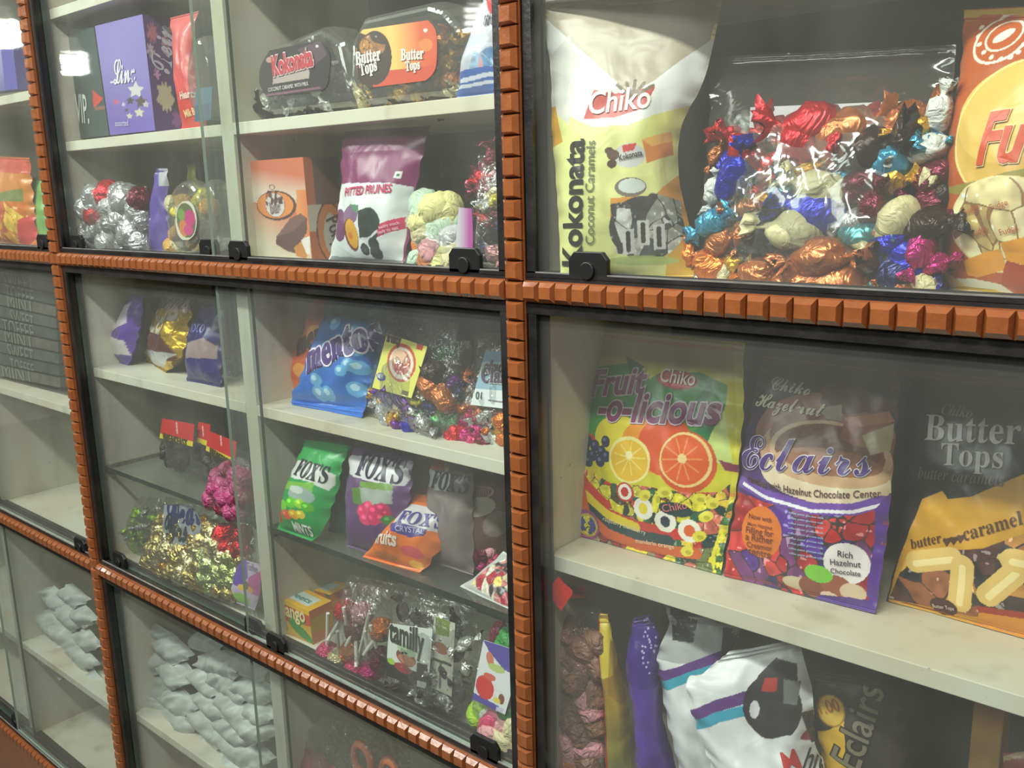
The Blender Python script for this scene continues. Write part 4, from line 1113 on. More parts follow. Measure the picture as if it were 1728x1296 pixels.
sf, o = filmbag([((614, 700), (736, 742)), ((622, 660), (744, 700)), ((635, 600), (758, 630)), ((648, 560), (770, 580)), ((660, 530), (775, 545))], 'clear_candy_bag', 'clear bag of coloured sweets with a yellow card, beside the blue bag', z=ZM, lean=12, T=1.2, wr=.2, crimp=(.02, .05))
def art(s):
    s.fill((226, 222, 110)); s.ell(677, 612, 25, 32, (206, 84, 60)); s.ell(677, 613, 21, 27, (236, 222, 206)); s.ell(677, 612, 16, 21, (206, 96, 80)); s.ell(674, 604, 13, 14, (232, 190, 160)); s.ell(674, 620, 9, 9, (190, 70, 66)); s.ell(643, 636, 8, 7, (70, 60, 150)); s.text('NEW', (638, 638), (648, 639), (240, 240, 240), tall=1.3)
    s.text('fruity', (653, 576), (676, 582), (90, 50, 90), off=.03, tall=1.2); s.poly([(704, 578), (716, 582), (713, 592), (702, 589)], (206, 70, 50)); s.poly([(678, 658), (690, 661), (688, 668), (677, 665)], (120, 110, 80))
sticker(sf, None, 'header_card', art, o, lift=1.1, rows=[((628, 654), (694, 672)), ((640, 610), (708, 628)), ((653, 563), (721, 585))], label='yellow card with a red oval')
scatter(sf, [(640, 680, 'gold'), (655, 672, 'purple'), (678, 672, 'purple', 2.4), (648, 695, 'silver'), (672, 688, 'white'), (690, 690, 'purple', 2.6), (704, 680, 'yellow'), (722, 690, 'navy'), (700, 705, 'purple'), (718, 712, 'silver'), (690, 716, 'blue'), (665, 705, 'gold'), (712, 634, 'yellow', 2.4), (708, 652, 'silver'), (700, 668, 'yellow'), (640, 655, 'gold'), (672, 712, 'purple'), (655, 712, 'silver')],
        'twist', 'wrapped_sweet', 'foil', 'gold', 1.9, '%s foil sweet under the yellow card in the clear bag', 'sweets under the yellow card', off=.2, squash=1.3)
scatter(sf, [(728, 650, 'copper', 2.6), (735, 625, 'dark brown', 2.4), (745, 668, 'copper', 2)], 'chunk', 'caramel_block', 'foil', 'copper', 2, '%s block-shaped sweet beside the yellow card', 'blocks beside the yellow card', off=.1)
sf, o = filmbag([(gp(738, 3.4, ZM), gp(785, 3.8, ZM)), ((740, 690), (790, 700)), ((745, 620), (792, 630)), ((748, 570), (795, 575))], 'clear_candy_bag', 'clear bag of dark green and purple sweets behind the yellow-card bag', ys=(3.4, 3.8), z=ZM, lean=6, T=.9, wr=.3)
scatter(sf, [(745, 708, 'green', 2.4), (756, 698, 'green', 2), (768, 712, 'green', 2), (750, 684, 'lime', 1.4), (760, 670, 'purple', 1.9), (764, 650, 'purple', 1.9), (770, 690, 'teal', 1.6), (742, 600, 'green', 2.2), (755, 620, 'dark brown', 2), (768, 628, 'black', 2), (775, 665, 'navy', 2)],
        'twist', 'wrapped_sweet', 'foil', 'green', 2, '%s sweet in the clear bag between the yellow card and the pale blue card', 'sweets between the two cards', off=-.2, squash=1.3)
sf, o = filmbag([((752, 738), (856, 752)), ((770, 705), (862, 722)), ((782, 650), (868, 660)), ((795, 600), (874, 606)), ((805, 560), (878, 564))], 'clear_candy_bag', 'clear bag of red and orange sweets with a pale blue card near the upright moulding', z=ZM, lean=14, T=1.0, wr=.2, crimp=(.02, .05))
def art(s):
    s.fill((140, 176, 196)); s.fill((88, 130, 158), s.polym([(815, 585), (880, 590), (880, 612), (808, 610)])); s.fill((176, 186, 168), s.polym([(812, 614), (880, 614), (880, 634), (806, 632)])); s.fill((218, 226, 230), s.polym([(795, 655), (880, 662), (880, 695), (785, 690)]))
    s.text(mital('glucose'), (816, 627), (872, 629), (70, 40, 66), off=.02, tall=1.3); s.text(mbold('Classic'), (813, 644), (880, 648), (70, 60, 84), off=.02, tall=1.4, out=(226, 220, 226), outw=.04)
    s.fill((86, 80, 150), s.polym([(780, 684), (880, 692), (880, 700), (780, 700)])); s.text('01', (803, 673), (813, 674), (40, 50, 60), tall=1.2); s.text('with vitamins net wt', (824, 676), (850, 679), (120, 110, 120), tall=1)
sticker(sf, None, 'header_card', art, o, lift=1.0, rows=[((794, 683), (872, 692)), ((806, 640), (876, 644)), ((819, 592), (880, 594))], label='pale blue card')
scatter(sf, [(788, 648, 'orange', 2), (790, 690, 'orange', 2), (786, 710, 'pink', 2), (770, 730, 'red', 1.9), (760, 738, 'red', 1.7), (785, 736, 'magenta', 1.9), (803, 708, 'copper', 2), (812, 698, 'copper', 2), (824, 704, 'silver', 2), (806, 728, 'magenta', 2), (822, 734, 'silver', 2), (838, 742, 'white', 1.9), (843, 722, 'gold', 2.2), (848, 708, 'orange', 2.4), (838, 730, 'maroon', 2), (798, 744, 'pink', 1.7), (815, 744, 'maroon', 1.8), (782, 722, 'red', 1.8), (830, 716, 'maroon', 1.9), (852, 740, 'orange', 1.8)],
        'twist', 'wrapped_sweet', 'foil', 'red', 2, '%s sweet in the clear bag with the pale blue card', 'sweets with the pale blue card', off=.1, squash=1.3)

# middle bay, left half, upper board
def art(s):
    s.fill((96, 66, 160)); s.poly([(178, 560), (210, 575), (224, 600), (175, 595)], (214, 206, 210)); s.poly([(204, 520), (222, 510), (214, 545), (196, 560)], (206, 196, 214)); s.fill((82, 54, 156), s.polym([(170, 598), (240, 606), (240, 630), (170, 625)])); s.text('Choc', (192, 608), (206, 612), (200, 190, 220), tall=1.2)
bag([((180, 607), (217, 617)), ((186, 585), (228, 592)), ((200, 550), (238, 552)), ((212, 515), (242, 512)), ((218, 498), (240, 496))], art, 'purple_wafer_bag', 'slim purple and white sweet bag near the left upright, middle shelf board', z=ZM, lean=10, T=1.1, wr=.15)
def art(s):
    s.fill((206, 168, 30)); s.mottle(.3, 1.5, 3); s.poly([(250, 560), (280, 565), (300, 600), (300, 612), (250, 600)], (110, 60, 40)); s.poly([(250, 590), (300, 598), (280, 620), (255, 614)], (214, 214, 216)); s.poly([(262, 500), (345, 495), (335, 525), (262, 520)], (120, 96, 92))
    s.text('Orange', (268, 514), (318, 528), (220, 200, 200), off=.03, tall=1.3); s.text('Crunch', (256, 556), (277, 564), (236, 226, 190), off=.04, tall=1.8)
bag([((247, 610), (284, 629)), ((250, 585), (306, 600)), ((256, 545), (318, 552)), ((260, 515), (330, 515)), ((260, 503), (340, 503))], art, 'gold_wafer_bag', 'crinkled gold foil sweet bag in the left half of the middle shelf board', mat='foilprint', z=ZM, lean=14, T=1.2, wr=.45)
def art(s): s.fill((36, 26, 96)); s.poly([(320, 578), (345, 570), (368, 584), (366, 606), (318, 604)], (150, 130, 130)); s.text('choco', (322, 560), (344, 562), (110, 110, 190), tall=1.2); s.fill((44, 30, 112), s.polym([(310, 606), (370, 606), (370, 630), (310, 626)]))
bag([(gp(316, 3.6, ZM), gp(374, 3.8, ZM)), ((318, 585), (378, 590)), ((330, 540), (380, 545)), ((345, 512), (378, 512))], art, 'dark_blue_wafer_bag', 'dark blue sweet bag right of the gold foil bag', ys=(3.6, 3.8), z=ZM, lean=12, T=1.1, wr=.2)
def art(s): s.fill((40, 48, 66)); s.cells(s.B > -99, [(40, 48, 66), (110, 120, 130), (70, 90, 100), (24, 28, 40)], .9, 2)
bag([((352, 626), (398, 638)), ((358, 612), (402, 620)), ((372, 596), (404, 602))], art, 'foil_roll', 'small dark silvery foil pack lying right of the dark blue bag', mat='foilprint', z=ZM, lean=40, T=1.2, wr=.5)

# ------------------------------------------------------------------ middle bay, glass shelf
ZG = -18.98
def fruits(s, pts):
    for x, y, r, c in pts: s.ell(x, y, r, r, c); s.ell(x - r * .3, y - r * .3, r * .35, r * .35, tuple(min(255, int(v * 1.25 + 20)) for v in c))
def art(s):
    s.fill((36, 150, 74)); s.mottle(.12, .7, 3)
    s.poly([(496, 788), (506, 776), (540, 786), (566, 802), (562, 818), (552, 828), (520, 812), (494, 806)], (214, 218, 212)); s.poly([(488, 810), (528, 815), (524, 832), (482, 822)], (120, 180, 70))
    s.ell(505, 835, 20, 14, (150, 170, 164)); s.ell(500, 826, 12, 6, (196, 206, 200))
    fruits(s, [(480, 852, 9, (120, 200, 50)), (492, 848, 9, (100, 190, 44)), (505, 850, 8, (150, 210, 60)), (516, 856, 8, (90, 176, 50)), (474, 864, 8, (206, 60, 50)), (484, 868, 8, (226, 90, 60)), (496, 868, 8, (236, 170, 50)), (506, 868, 7, (220, 196, 60)), (474, 875, 6, (190, 50, 50))])
    s.text(mbold("FOX'S"), (498, 800), (548, 816), (40, 44, 60), off=.01, tall=1.5, shear=.2); s.text('MINTS', (500, 896), (530, 906), (226, 232, 222), off=.03, tall=1.6)
bag([((468, 893), (526, 914)), ((470, 876), (545, 894)), ((476, 850), (557, 862)), ((488, 810), (570, 818)), ((502, 778), (577, 788)), ((512, 752), (586, 764)), ((516, 742), (588, 752))], art, 'green_fruit_sweet_bag', 'bright green sweet bag at the left end of the glass shelf', z=ZG, lean=16, T=1.2, wr=.18, seed=6)
def art(s): s.fill((26, 104, 58)); s.mottle(.3, 1, 3)
bag([(gp(556, 3.9, ZG), gp(590, 4.2, ZG)), ((560, 850), (590, 856)), ((572, 800), (594, 805)), ((540, 750), (596, 750)), ((535, 735), (596, 738))], art, 'green_candy_bag', 'dark green sweet bag tucked behind the bright green one', ys=(3.9, 4.2), z=ZG, lean=12, T=1., wr=.4)
def art(s):
    s.fill((96, 66, 112)); s.mottle(.12, .7, 3); s.poly([(588, 778), (594, 768), (650, 772), (690, 790), (694, 806), (684, 820), (640, 816), (600, 806), (589, 796)], (214, 212, 218)); s.poly([(606, 812), (664, 816), (664, 828), (606, 822)], (110, 150, 66)); s.poly([(604, 822), (664, 828), (664, 850), (606, 850)], (150, 162, 150)); s.poly([(594, 822), (606, 824), (610, 852), (594, 850)], (90, 130, 60))
    fruits(s, [(610, 862, 10, (214, 60, 100)), (622, 856, 10, (226, 70, 110)), (634, 862, 10, (206, 50, 96)), (646, 858, 9, (190, 44, 90)), (616, 876, 10, (220, 66, 110)), (630, 876, 10, (210, 56, 100)), (644, 874, 8, (200, 50, 90)), (652, 866, 6, (180, 40, 80)), (655, 878, 8, (60, 120, 60))])
    s.text(mbold("FOX'S"), (600, 800), (679, 816), (36, 40, 70), off=.01, tall=1.45)
bag([(gp(586, 2.9, ZG), gp(676, 2.9, ZG)), ((585, 850), (690, 866)), ((588, 800), (696, 820)), ((592, 770), (697, 790)), ((600, 752), (698, 768))], art, 'purple_fruit_sweet_bag', 'purple sweet bag with pink berries standing upright on the glass shelf', ys=(2.9, 3.1), z=ZG, lean=10, T=1.3, wr=.2)
def art(s):
    s.fill((226, 116, 40)); s.mottle(.08, .7, 3); s.fill((190, 96, 56), s.polym([(690, 800), (765, 820), (762, 856), (680, 850)])); s.cells(s.polym([(697, 816), (752, 826), (750, 842), (692, 836)]), [(206, 110, 66), (230, 150, 110), (180, 84, 50)], .45, 2, dark=(170, 80, 46), gap=.05)
    s.poly([(682, 862), (700, 852), (760, 866), (762, 882), (750, 900), (706, 892), (668, 888)], (206, 202, 208)); s.poly([(666, 886), (676, 884), (716, 892), (712, 902), (690, 906), (664, 898)], (70, 60, 140)); s.ell(690, 930, 16, 8, (214, 80, 90)); s.ell(650, 938, 20, 6, (190, 110, 50)); s.ell(700, 952, 10, 6, (232, 170, 60))
    s.text(mbold("FOX'S"), (676, 884), (746, 893), (62, 50, 140), off=.01, tall=1.3, shear=.25); s.text('CRYSTAL', (672, 898), (712, 900), (200, 190, 230), tall=1.2); s.text('fruits', (638, 918), (668, 922), (236, 220, 206), off=.03, tall=1.3, shear=.3)
bag([((613, 941), (708, 967)), ((630, 922), (722, 950)), ((650, 900), (745, 918)), ((668, 875), (760, 890)), ((682, 850), (766, 862)), ((696, 822), (757, 834))], art, 'orange_fruit_sweet_bag', 'orange sweet bag leaning forward near the glass shelf edge', z=ZG, lean=34, T=1.5, wr=.3, seed=9)
def art(s): s.fill((222, 92, 44)); s.ell(755, 933, 10, 6, (236, 170, 130)); s.mottle(.15, 1, 2)
bag([((738, 938), (772, 958)), ((745, 925), (776, 940)), ((757, 905), (778, 915)), ((760, 890), (776, 896))], art, 'orange_candy_bag', 'small orange sweet bag corner showing right of the leaning orange bag', z=ZG, lean=24, T=.8, wr=.2)
def art(s): s.fill((120, 110, 110)); s.fill((190, 196, 196), s.polym([(722, 790), (762, 800), (758, 830), (720, 820)])); s.fill((196, 90, 54), s.polym([(725, 765), (760, 775), (758, 795), (722, 788)])); s.text(mbold("FOX'S"), (728, 822), (790, 832), (36, 50, 60), off=.01, tall=1.5, shear=.2)
bag([(gp(716, 4.4, ZG), gp(800, 4.6, ZG)), ((722, 830), (800, 840)), ((728, 790), (800, 800)), ((732, 768), (800, 775))], art, 'fruit_sweet_bag', 'dim sweet bag with an orange top behind the orange bags on the glass shelf', ys=(4.4, 4.6), z=ZG, lean=8, T=.9, wr=.2)
def art(s):
    s.fill((104, 74, 70)); s.fill((176, 172, 166), s.polym([(745, 775), (768, 780), (800, 960), (775, 950)])); s.fill((150, 100, 92), s.polym([(760, 780), (780, 790), (785, 890), (768, 870)]), .7)
    s.ring(806, 833, 27, 11, .14, (190, 150, 150), 8); s.text('yummy', (786, 836), (828, 832), (170, 130, 140), tall=1.2); s.ell(808, 856, 28, 16, (168, 160, 148), 8); s.ell(838, 885, 24, 20, (130, 116, 108), 30); s.ell(770, 800, 16, 13, (150, 124, 110))
bag([((782, 962), (850, 962)), ((772, 900), (858, 905)), ((762, 850), (862, 850)), ((752, 800), (868, 806)), ((750, 776), (872, 782))], art, 'marshmallow_bag', 'brown sweet pouch with a white edge near the upright moulding on the glass shelf', z=ZG, lean=10, T=1., wr=.15)
sf_ = Surf([((782, 962), (850, 962)), ((772, 900), (858, 905)), ((762, 850), (862, 850))], z=ZG, lean=10, T=.5, wr=0).paint()
scatter(sf_, [(793, 905, 'lime', 1.5), (800, 920, 'lime', 1.2), (815, 915, 'pale pink', 1.3), (800, 942, 'maroon', 1.6), (815, 938, 'maroon', 1.4), (822, 928, 'pale pink', 1.3), (808, 950, 'magenta', 1.2), (830, 945, 'pink', 1.3)],
        'gummy', 'gummy_sweet', 'wax', 'lime', 1.4, '%s soft sweet at the foot of the brown pouch', 'soft sweets at the foot of the brown pouch', off=1.1)
def art(s):
    s.fill((196, 200, 198)); s.cells(s.polym([(795, 985), (870, 935), (870, 1030), (830, 1012)]), [(230, 214, 170), (170, 40, 60), (236, 226, 206), (226, 206, 90), (220, 130, 130), (60, 50, 60)], .8, 4, dark=(150, 130, 120), gap=.05)
bag([((776, 990), (862, 1030)), ((800, 975), (864, 1010)), ((830, 950), (868, 970)), ((850, 930), (872, 945))], art, 'gummy_triangle_bag', 'white-edged bag of gummy sweets lying at the right front of the glass shelf', z=ZG, lean=46, T=.6, wr=.1)
def art(s): s.fill((110, 100, 96))

# glass shelf, left half: trays with red header cards
for i, (x0, y0, x1, y1, Y) in enumerate(((271, 706, 325, 716, 3.4), (332, 712, 352, 716, 3.9), (349, 727, 396, 746, 3.0))):
    def art(s, x0=x0, y0=y0, x1=x1, y1=y1):
        h = 40 if i != 1 else 30
        s.fill((206, 38, 40)); s.fill((226, 206, 40), s.t < .24); s.line([((x0 + x1) / 2, y0 + 8), ((x0 + x1) / 2 + 1, y0 + 24)], .16, (240, 200, 200))
        s.text('BREAKFAST', (x0 + 6, y0 + 36), (x1 - 8, y1 + 38), (70, 60, 30), off=.03, tall=1.2)
    s_, o = shell([(x0 + 2, y0 + 26), (x1 - 4, y1 + 28), (x1 - 2, y1 + 96), (x0 + 8, y0 + 88)], 'clear_tray', ('clear tray hanging under the leftmost red and yellow card', 'clear tray behind the middle red card', 'clear tray under the front right red and yellow card')[i], 2.0, (Y, Y), mat='film_soft', cat='tray')
    sticker(s_, None, 'header_card', art, o, lift=.1, rows=[((x0 - 2, y0 + 33), (x1, y1 + 38)), ((x0 + 3, y0), (x1 + 3, y1))], label='red and yellow card')
    scatter(s_, [(x0 + 10 + 9 * k, y0 + 55 + 7 * (k % 3) + 4 * k, 'dark brown') for k in range(4 if i != 1 else 1)], 'chunk', 'chocolate_piece', 'wax', 'dark brown', 1.6, '%s piece in a clear tray under the ' + ('left', 'middle', 'right')[i] + ' red card', 'pieces under the %s red card' % ('left', 'middle', 'right')[i], off=-.9)
sf, o = filmbag([((356, 852), (432, 878)), ((358, 820), (428, 845)), ((378, 785), (424, 800)), ((392, 770), (420, 778))], 'clear_candy_bag', 'clear bag of pink sweets left of the middle divider on the glass shelf', z=ZG, lean=8, T=1.4, wr=.2)
heap(sf, 'ball', 'pink_sweet', 'wax', ['dull pink', 'maroon', 'dull pink'], 1.9, 'round sweet in the clear bag left of the divider', 'on the glass shelf', 'in the clear bag by the divider', t=(.05, .85), step=.62, layers=1, seed=14)

# ------------------------------------------------------------------ middle bay, bottom
ZF = -28.05
sf, o = filmbag([(gp(244, 3.0, ZF), gp(436, 2.8, ZF)), ((242, 950), (436, 1020)), ((262, 900), (430, 940)), ((276, 850), (424, 880)), ((284, 838), (420, 866))], 'clear_candy_bag', 'large clear bag of gold-wrapped sweets at the bottom left of the middle bay', ys=(3.0, 2.8), z=ZF, lean=12, T=1.9, wr=.3, crimp=(.03, .04))
def art(s): s.fill((178, 184, 194)); s.mottle(.25, 1.5, 5); s.text(mscript('Dear'), (284, 886), (340, 884), (50, 60, 130), off=.015, tall=1.5); s.text(mscript('Yes'), (280, 916), (318, 916), (50, 66, 80), off=.015, tall=1.4)
sticker(sf, None, 'silver_label', art, o, lift=1.7, rows=[((272, 922), (322, 918)), ((274, 890), (340, 888)), ((277, 852), (322, 850))], label='silver label', mat='foilprint')
def goldc(u, t, r): return 'red' if (u > .78 and t > .55) or (t < .1 and u > .55) else ('pale lime' if u > .62 and t < .5 and r.random() < .65 else ('pale gold' if r.random() < .6 else ('gold' if r.random() < .4 else 'cream')))
heap(sf, 'ball', 'gold_sweet', 'gold', ['gold'], 1.75, 'round foil sweet in the large clear bag', 'with the silver label', 'in the silver label bag', u=(.04, .97), t=(.08, .82), step=.72, layers=1, seed=3, colorfn=goldc, depth=.6)
heap(sf, 'twist', 'gold_sweet', 'gold', ['pale gold', 'cream', 'gold'], 2.2, 'twisted foil sweet deep in the clear bag', 'with the silver label', 'at the back of the silver label bag', u=(.04, .97), t=(.06, .7), step=.8, layers=1, seed=7, depth=.0)
sf, o = filmbag([(gp(196, 3.6, ZF), gp(244, 3.6, ZF)), ((206, 900), (252, 905)), ((230, 850), (278, 860)), ((240, 836), (276, 842))], 'clear_candy_bag', 'clear bag of pale green sweets in the bottom left corner of the middle bay', ys=(3.6, 3.6), z=ZF, lean=8, T=1.2, wr=.3)
heap(sf, 'twist', 'green_sweet', 'foil', ['teal', 'lime', 'silver'], 2.0, 'twist-wrapped sweet in the corner bag', 'of pale green sweets', 'in the pale green bag', t=(.05, .8), step=.8, layers=1, seed=3)
def art(s):
    s.fill((196, 176, 206)); s.poly([(398, 950), (414, 940), (418, 975), (405, 990), (392, 985)], (98, 70, 170)); s.poly([(418, 975), (442, 962), (442, 1010), (420, 1000)], (190, 80, 150)); s.poly([(390, 1000), (405, 1000), (422, 1010), (420, 1022), (392, 1012)], (140, 190, 80))
    s.ell(408, 992, 6, 5, (230, 190, 60)); s.ell(415, 988, 5, 7, (120, 70, 40)); s.ell(422, 996, 4, 5, (216, 160, 50)); s.text('Toffee', (416, 960), (436, 966), (120, 80, 130), tall=1.4)
bag([((390, 1014), (430, 1030)), ((391, 990), (438, 1004)), ((398, 962), (441, 972)), ((410, 944), (438, 952))], art, 'butterfly_card', 'purple and pink printed card hanging left of the divider, bottom of middle bay', cat='card', ys=(2.15, 2.15), lean=0, T=.25, wr=.05)

def sd(u, t): 
    c = np.tile(lin((190, 150, 50)), (len(u), 1)); m_ = (t > .75); c[m_] = lin((206, 110, 60)); m_ = (t < .3); c[m_] = lin((200, 120, 80)); return c
def tp(u, t):
    c = np.tile(lin((232, 180, 40)), (len(u), 1)); m_ = (u > .15) & (u < .85) & (t > .2) & (t < .8); c[m_] = lin((206, 220, 214)); m_ = (u < .12); c[m_] = lin((220, 100, 60)); return c
def art(s):
    s.fill((214, 170, 60)); s.fill((206, 76, 50), s.polym([(450, 1000), (540, 1030), (540, 1062), (452, 1040)])); s.grad(s.polym([(448, 1060), (540, 1080), (540, 1300), (448, 1300)]), (490, 1080), (196, 150, 80), (490, 1140), (206, 110, 70))
    s.poly([(476, 1020), (486, 1062), (476, 1080), (472, 1050)], (90, 140, 60)); s.ell(508, 1066, 20, 8, (70, 140, 60), -20); s.ell(500, 1045, 14, 7, (90, 150, 60)); s.fill((234, 186, 40), s.t > .86)
    s.text('Mango', (472, 1034), (516, 1050), (240, 220, 160), off=.03, tall=1.3)
carton([(gp(458, 2.7, ZF), gp(528, 2.9, ZF)), ((452, 998), (521, 1032))], 'sweet_box', 'yellow and red sweet box with a white top label, front one of two', art, 2.2, side=sd, top=tp, sidecol=(190, 150, 50), topcol=(232, 180, 40), ys=(2.7, 2.9), z=ZF, toptext=[('sweets', (.2, .35), (.8, .35), .8, (90, 150, 140))])
def art(s): s.fill((206, 160, 50)); s.fill((200, 110, 50), s.t > .8); s.ell(555, 1000, 10, 10, (60, 110, 50))
carton([(gp(500, 5.4, ZF), gp(566, 5.7, ZF)), ((492, 984), (556, 1004))], 'sweet_box', 'yellow sweet box standing behind the front one', art, 2.2, side=sd, top=tp, sidecol=(190, 150, 50), topcol=(226, 180, 50), ys=(5.4, 5.7), z=ZF)
sf, o = filmbag([(gp(552, 2.6, ZF), gp(656, 2.6, ZF)), ((552, 1100), (656, 1130)), ((566, 1040), (658, 1060)), ((578, 1000), (662, 1015)), ((590, 970), (668, 985))], 'clear_candy_bag', 'clear bag of pink lollipops right of the yellow boxes', ys=(2.6, 2.6), z=ZF, lean=8, T=1.4, wr=.3, crimp=(.03, .1))
M['stick'] = principled('white_lolly_stick', (222, 218, 206), .5)
def lolly(px, py, qx, qy, c, lab, size=1.7):
    a_, b_ = sf.px(px, py), sf.px(qx, qy)
    P = sf.O + a_[0] * sf.e1 + a_[1] * sf.e2 + sf.n * .0; Q = sf.O + b_[0] * sf.e1 + b_[1] * sf.e2 + sf.n * .9
    t = empty('lollipop', tuple(W(P)), lab, 'lollipop', 'lollipops in the clear bag')
    v, f = sweet_mesh('ball', 2); o1 = mesh_obj('wrapped_head', v * S * size, f, M['foil'], smooth=True); o1.parent = t; o1.color = tuple(lin(PAL[c])) + (1,)
    d = Vector((Q - P) * S); L = d.length
    bm = bmesh.new(); bmesh.ops.create_cone(bm, segments=10, radius1=.0026, radius2=.0026, depth=L, cap_ends=True)
    bm.transform(d.to_track_quat('Z', 'Y').to_matrix().to_4x4() @ Matrix.Translation((0, 0, L / 2)))
    me = bpy.data.meshes.new('stick'); bm.to_mesh(me); bm.free(); me.materials.append(M['stick']); o2 = bpy.data.objects.new('stick', me); C.objects.link(o2); o2.parent = t
LL = [(552, 1102, 570, 1030, 'pink', 'pink lollipop lowest at the left of the clear bag'), (592, 1100, 597, 1020, 'orange', 'orange-red lollipop in the middle of the clear bag'), (600, 1130, 640, 1030, 'pink', 'bright pink lollipop lowest in the middle with a long slanting stick'),
      (626, 1134, 632, 1060, 'magenta', 'magenta lollipop lowest at the right of the clear bag'), (583, 1030, 570, 1075, 'red', 'red lollipop head highest at the left of the clear bag'), (600, 1062, 618, 1120, 'maroon', 'maroon lollipop head mid-height in the clear bag'),
      (643, 1062, 630, 1100, 'orange', 'orange lollipop high at the right of the clear bag'), (612, 1034, 600, 1085, 'pale pink', 'pale pink lollipop high in the middle of the clear bag'), (572, 1112, 586, 1060, 'cream', 'pale lollipop between the two lowest pink ones'), (640, 1110, 642, 1050, 'maroon', 'dark red lollipop at the right edge of the clear bag')]
for q in LL: lolly(*q)
sf, o = filmbag([(gp(656, 2.3, ZF), gp(804, 2.3, ZF)), ((652, 1130), (802, 1180)), ((656, 1060), (806, 1100)), ((664, 1010), (808, 1040)), ((672, 986), (806, 1010))], 'clear_candy_bag', 'clear bag of black and white sweets with a white and black card', ys=(2.4, 2.4), z=ZF, lean=6, T=1.2, wr=.3, crimp=(.03, .06))
def art(s):
    s.fill((216, 222, 218)); s.fill((36, 38, 38), s.polym([(650, 1108), (665, 1118), (730, 1146), (730, 1185), (650, 1150)])); s.poly([(704, 1118), (722, 1122), (720, 1158), (702, 1150)], (36, 38, 38)); s.poly([(704, 1148), (719, 1152), (718, 1162), (703, 1158)], (206, 208, 206))
    s.ell(685, 1110, 16, 14, (130, 70, 46)); s.ell(686, 1098, 15, 9, (170, 196, 160)); s.ell(686, 1114, 14, 8, (190, 120, 90)); s.ell(680, 1128, 14, 8, (150, 44, 50)); s.ell(660, 1116, 6, 5, (160, 200, 60)); s.ell(664, 1062, 7, 5, (70, 80, 76))
    s.text('tamilly', (658, 1080), (715, 1104), (44, 48, 42), off=.02, tall=1.9)
sticker(sf, None, 'header_card', art, o, lift=1.05, rows=[((652, 1140), (722, 1166)), ((654, 1090), (726, 1114)), ((658, 1052), (730, 1062))], label='white and black card')
def art2(s):
    s.fill((196, 196, 180)); s.poly([(735, 1040), (760, 1045), (758, 1075), (735, 1070)], (120, 140, 60)); s.ell(744, 1094, 12, 10, (150, 90, 60)); s.line([(725, 1110), (760, 1122)], .2, (60, 60, 60)); s.line([(744, 1120), (742, 1160)], .2, (110, 104, 90))
sticker(sf, None, 'inner_card', art2, o, lift=.7, rows=[((728, 1160), (762, 1176)), ((732, 1040), (768, 1052))], label='grey card with small pictures')
heap(sf, 'twist', 'mono_sweet', 'foil', ['black', 'white', 'silver', 'black', 'dark brown'], 1.9, 'twist-wrapped sweet in the clear bag', 'with the white and black card', 'in the black and white bag', t=(.03, .85), step=.68, layers=1, seed=5, depth=.3)
sf, o = filmbag([(gp(799, 2.4, ZF), gp(879, 2.4, ZF)), ((798, 1200), (876, 1225)), ((804, 1130), (880, 1150)), ((812, 1080), (884, 1090)), ((818, 1062), (884, 1070))], 'clear_candy_bag', 'clear bag of pink and green soft sweets with a fruit card beside the upright moulding', ys=(2.4, 2.5), z=ZF, lean=8, T=1.1, wr=.3, crimp=(.03, .05))
def art(s):
    s.fill((222, 224, 228)); s.poly([(815, 1080), (880, 1100), (880, 1145), (850, 1130), (826, 1100)], (82, 70, 160)); s.poly([(798, 1168), (835, 1188), (842, 1192), (840, 1206), (795, 1184)], (82, 70, 160)); s.ell(818, 1160, 15, 20, (206, 50, 50)); s.ell(826, 1142, 10, 6, (210, 90, 70)); s.ell(827, 1112, 6, 12, (206, 120, 90), 20); s.ell(838, 1128, 14, 7, (180, 196, 120)); s.ell(846, 1180, 5, 9, (120, 70, 50)); s.ell(838, 1182, 6, 5, (226, 206, 90)); s.poly([(838, 1192), (850, 1196), (848, 1206), (836, 1202)], (196, 190, 220))
sticker(sf, None, 'header_card', art, o, lift=1.0, rows=[((797, 1180), (852, 1206)), ((806, 1130), (868, 1150)), ((816, 1080), (880, 1100))], label='white and purple card with fruit')
scatter(sf, [(810, 1200, 'lime', 2.2), (815, 1214, 'white', 2), (860, 1196, 'green', 2), (832, 1222, 'pink', 2.6), (828, 1240, 'pale pink', 2.6), (848, 1218, 'pale pink', 2.4), (850, 1245, 'cream', 2.6), (862, 1260, 'pale pink', 2.4), (848, 1084, 'green', 1.8), (838, 1072, 'maroon', 1.8), (862, 1080, 'green', 1.8), (858, 1180, 'copper', 2.2), (864, 1230, 'cream', 2.4), (842, 1262, 'pink', 2.2), (860, 1278, 'pale pink', 2.4), (836, 1276, 'cream', 2)],
        'gummy', 'soft_sweet', 'wax', 'lime', 2.2, '%s soft sweet in the clear bag with the fruit card', 'soft sweets with the fruit card', off=.15)

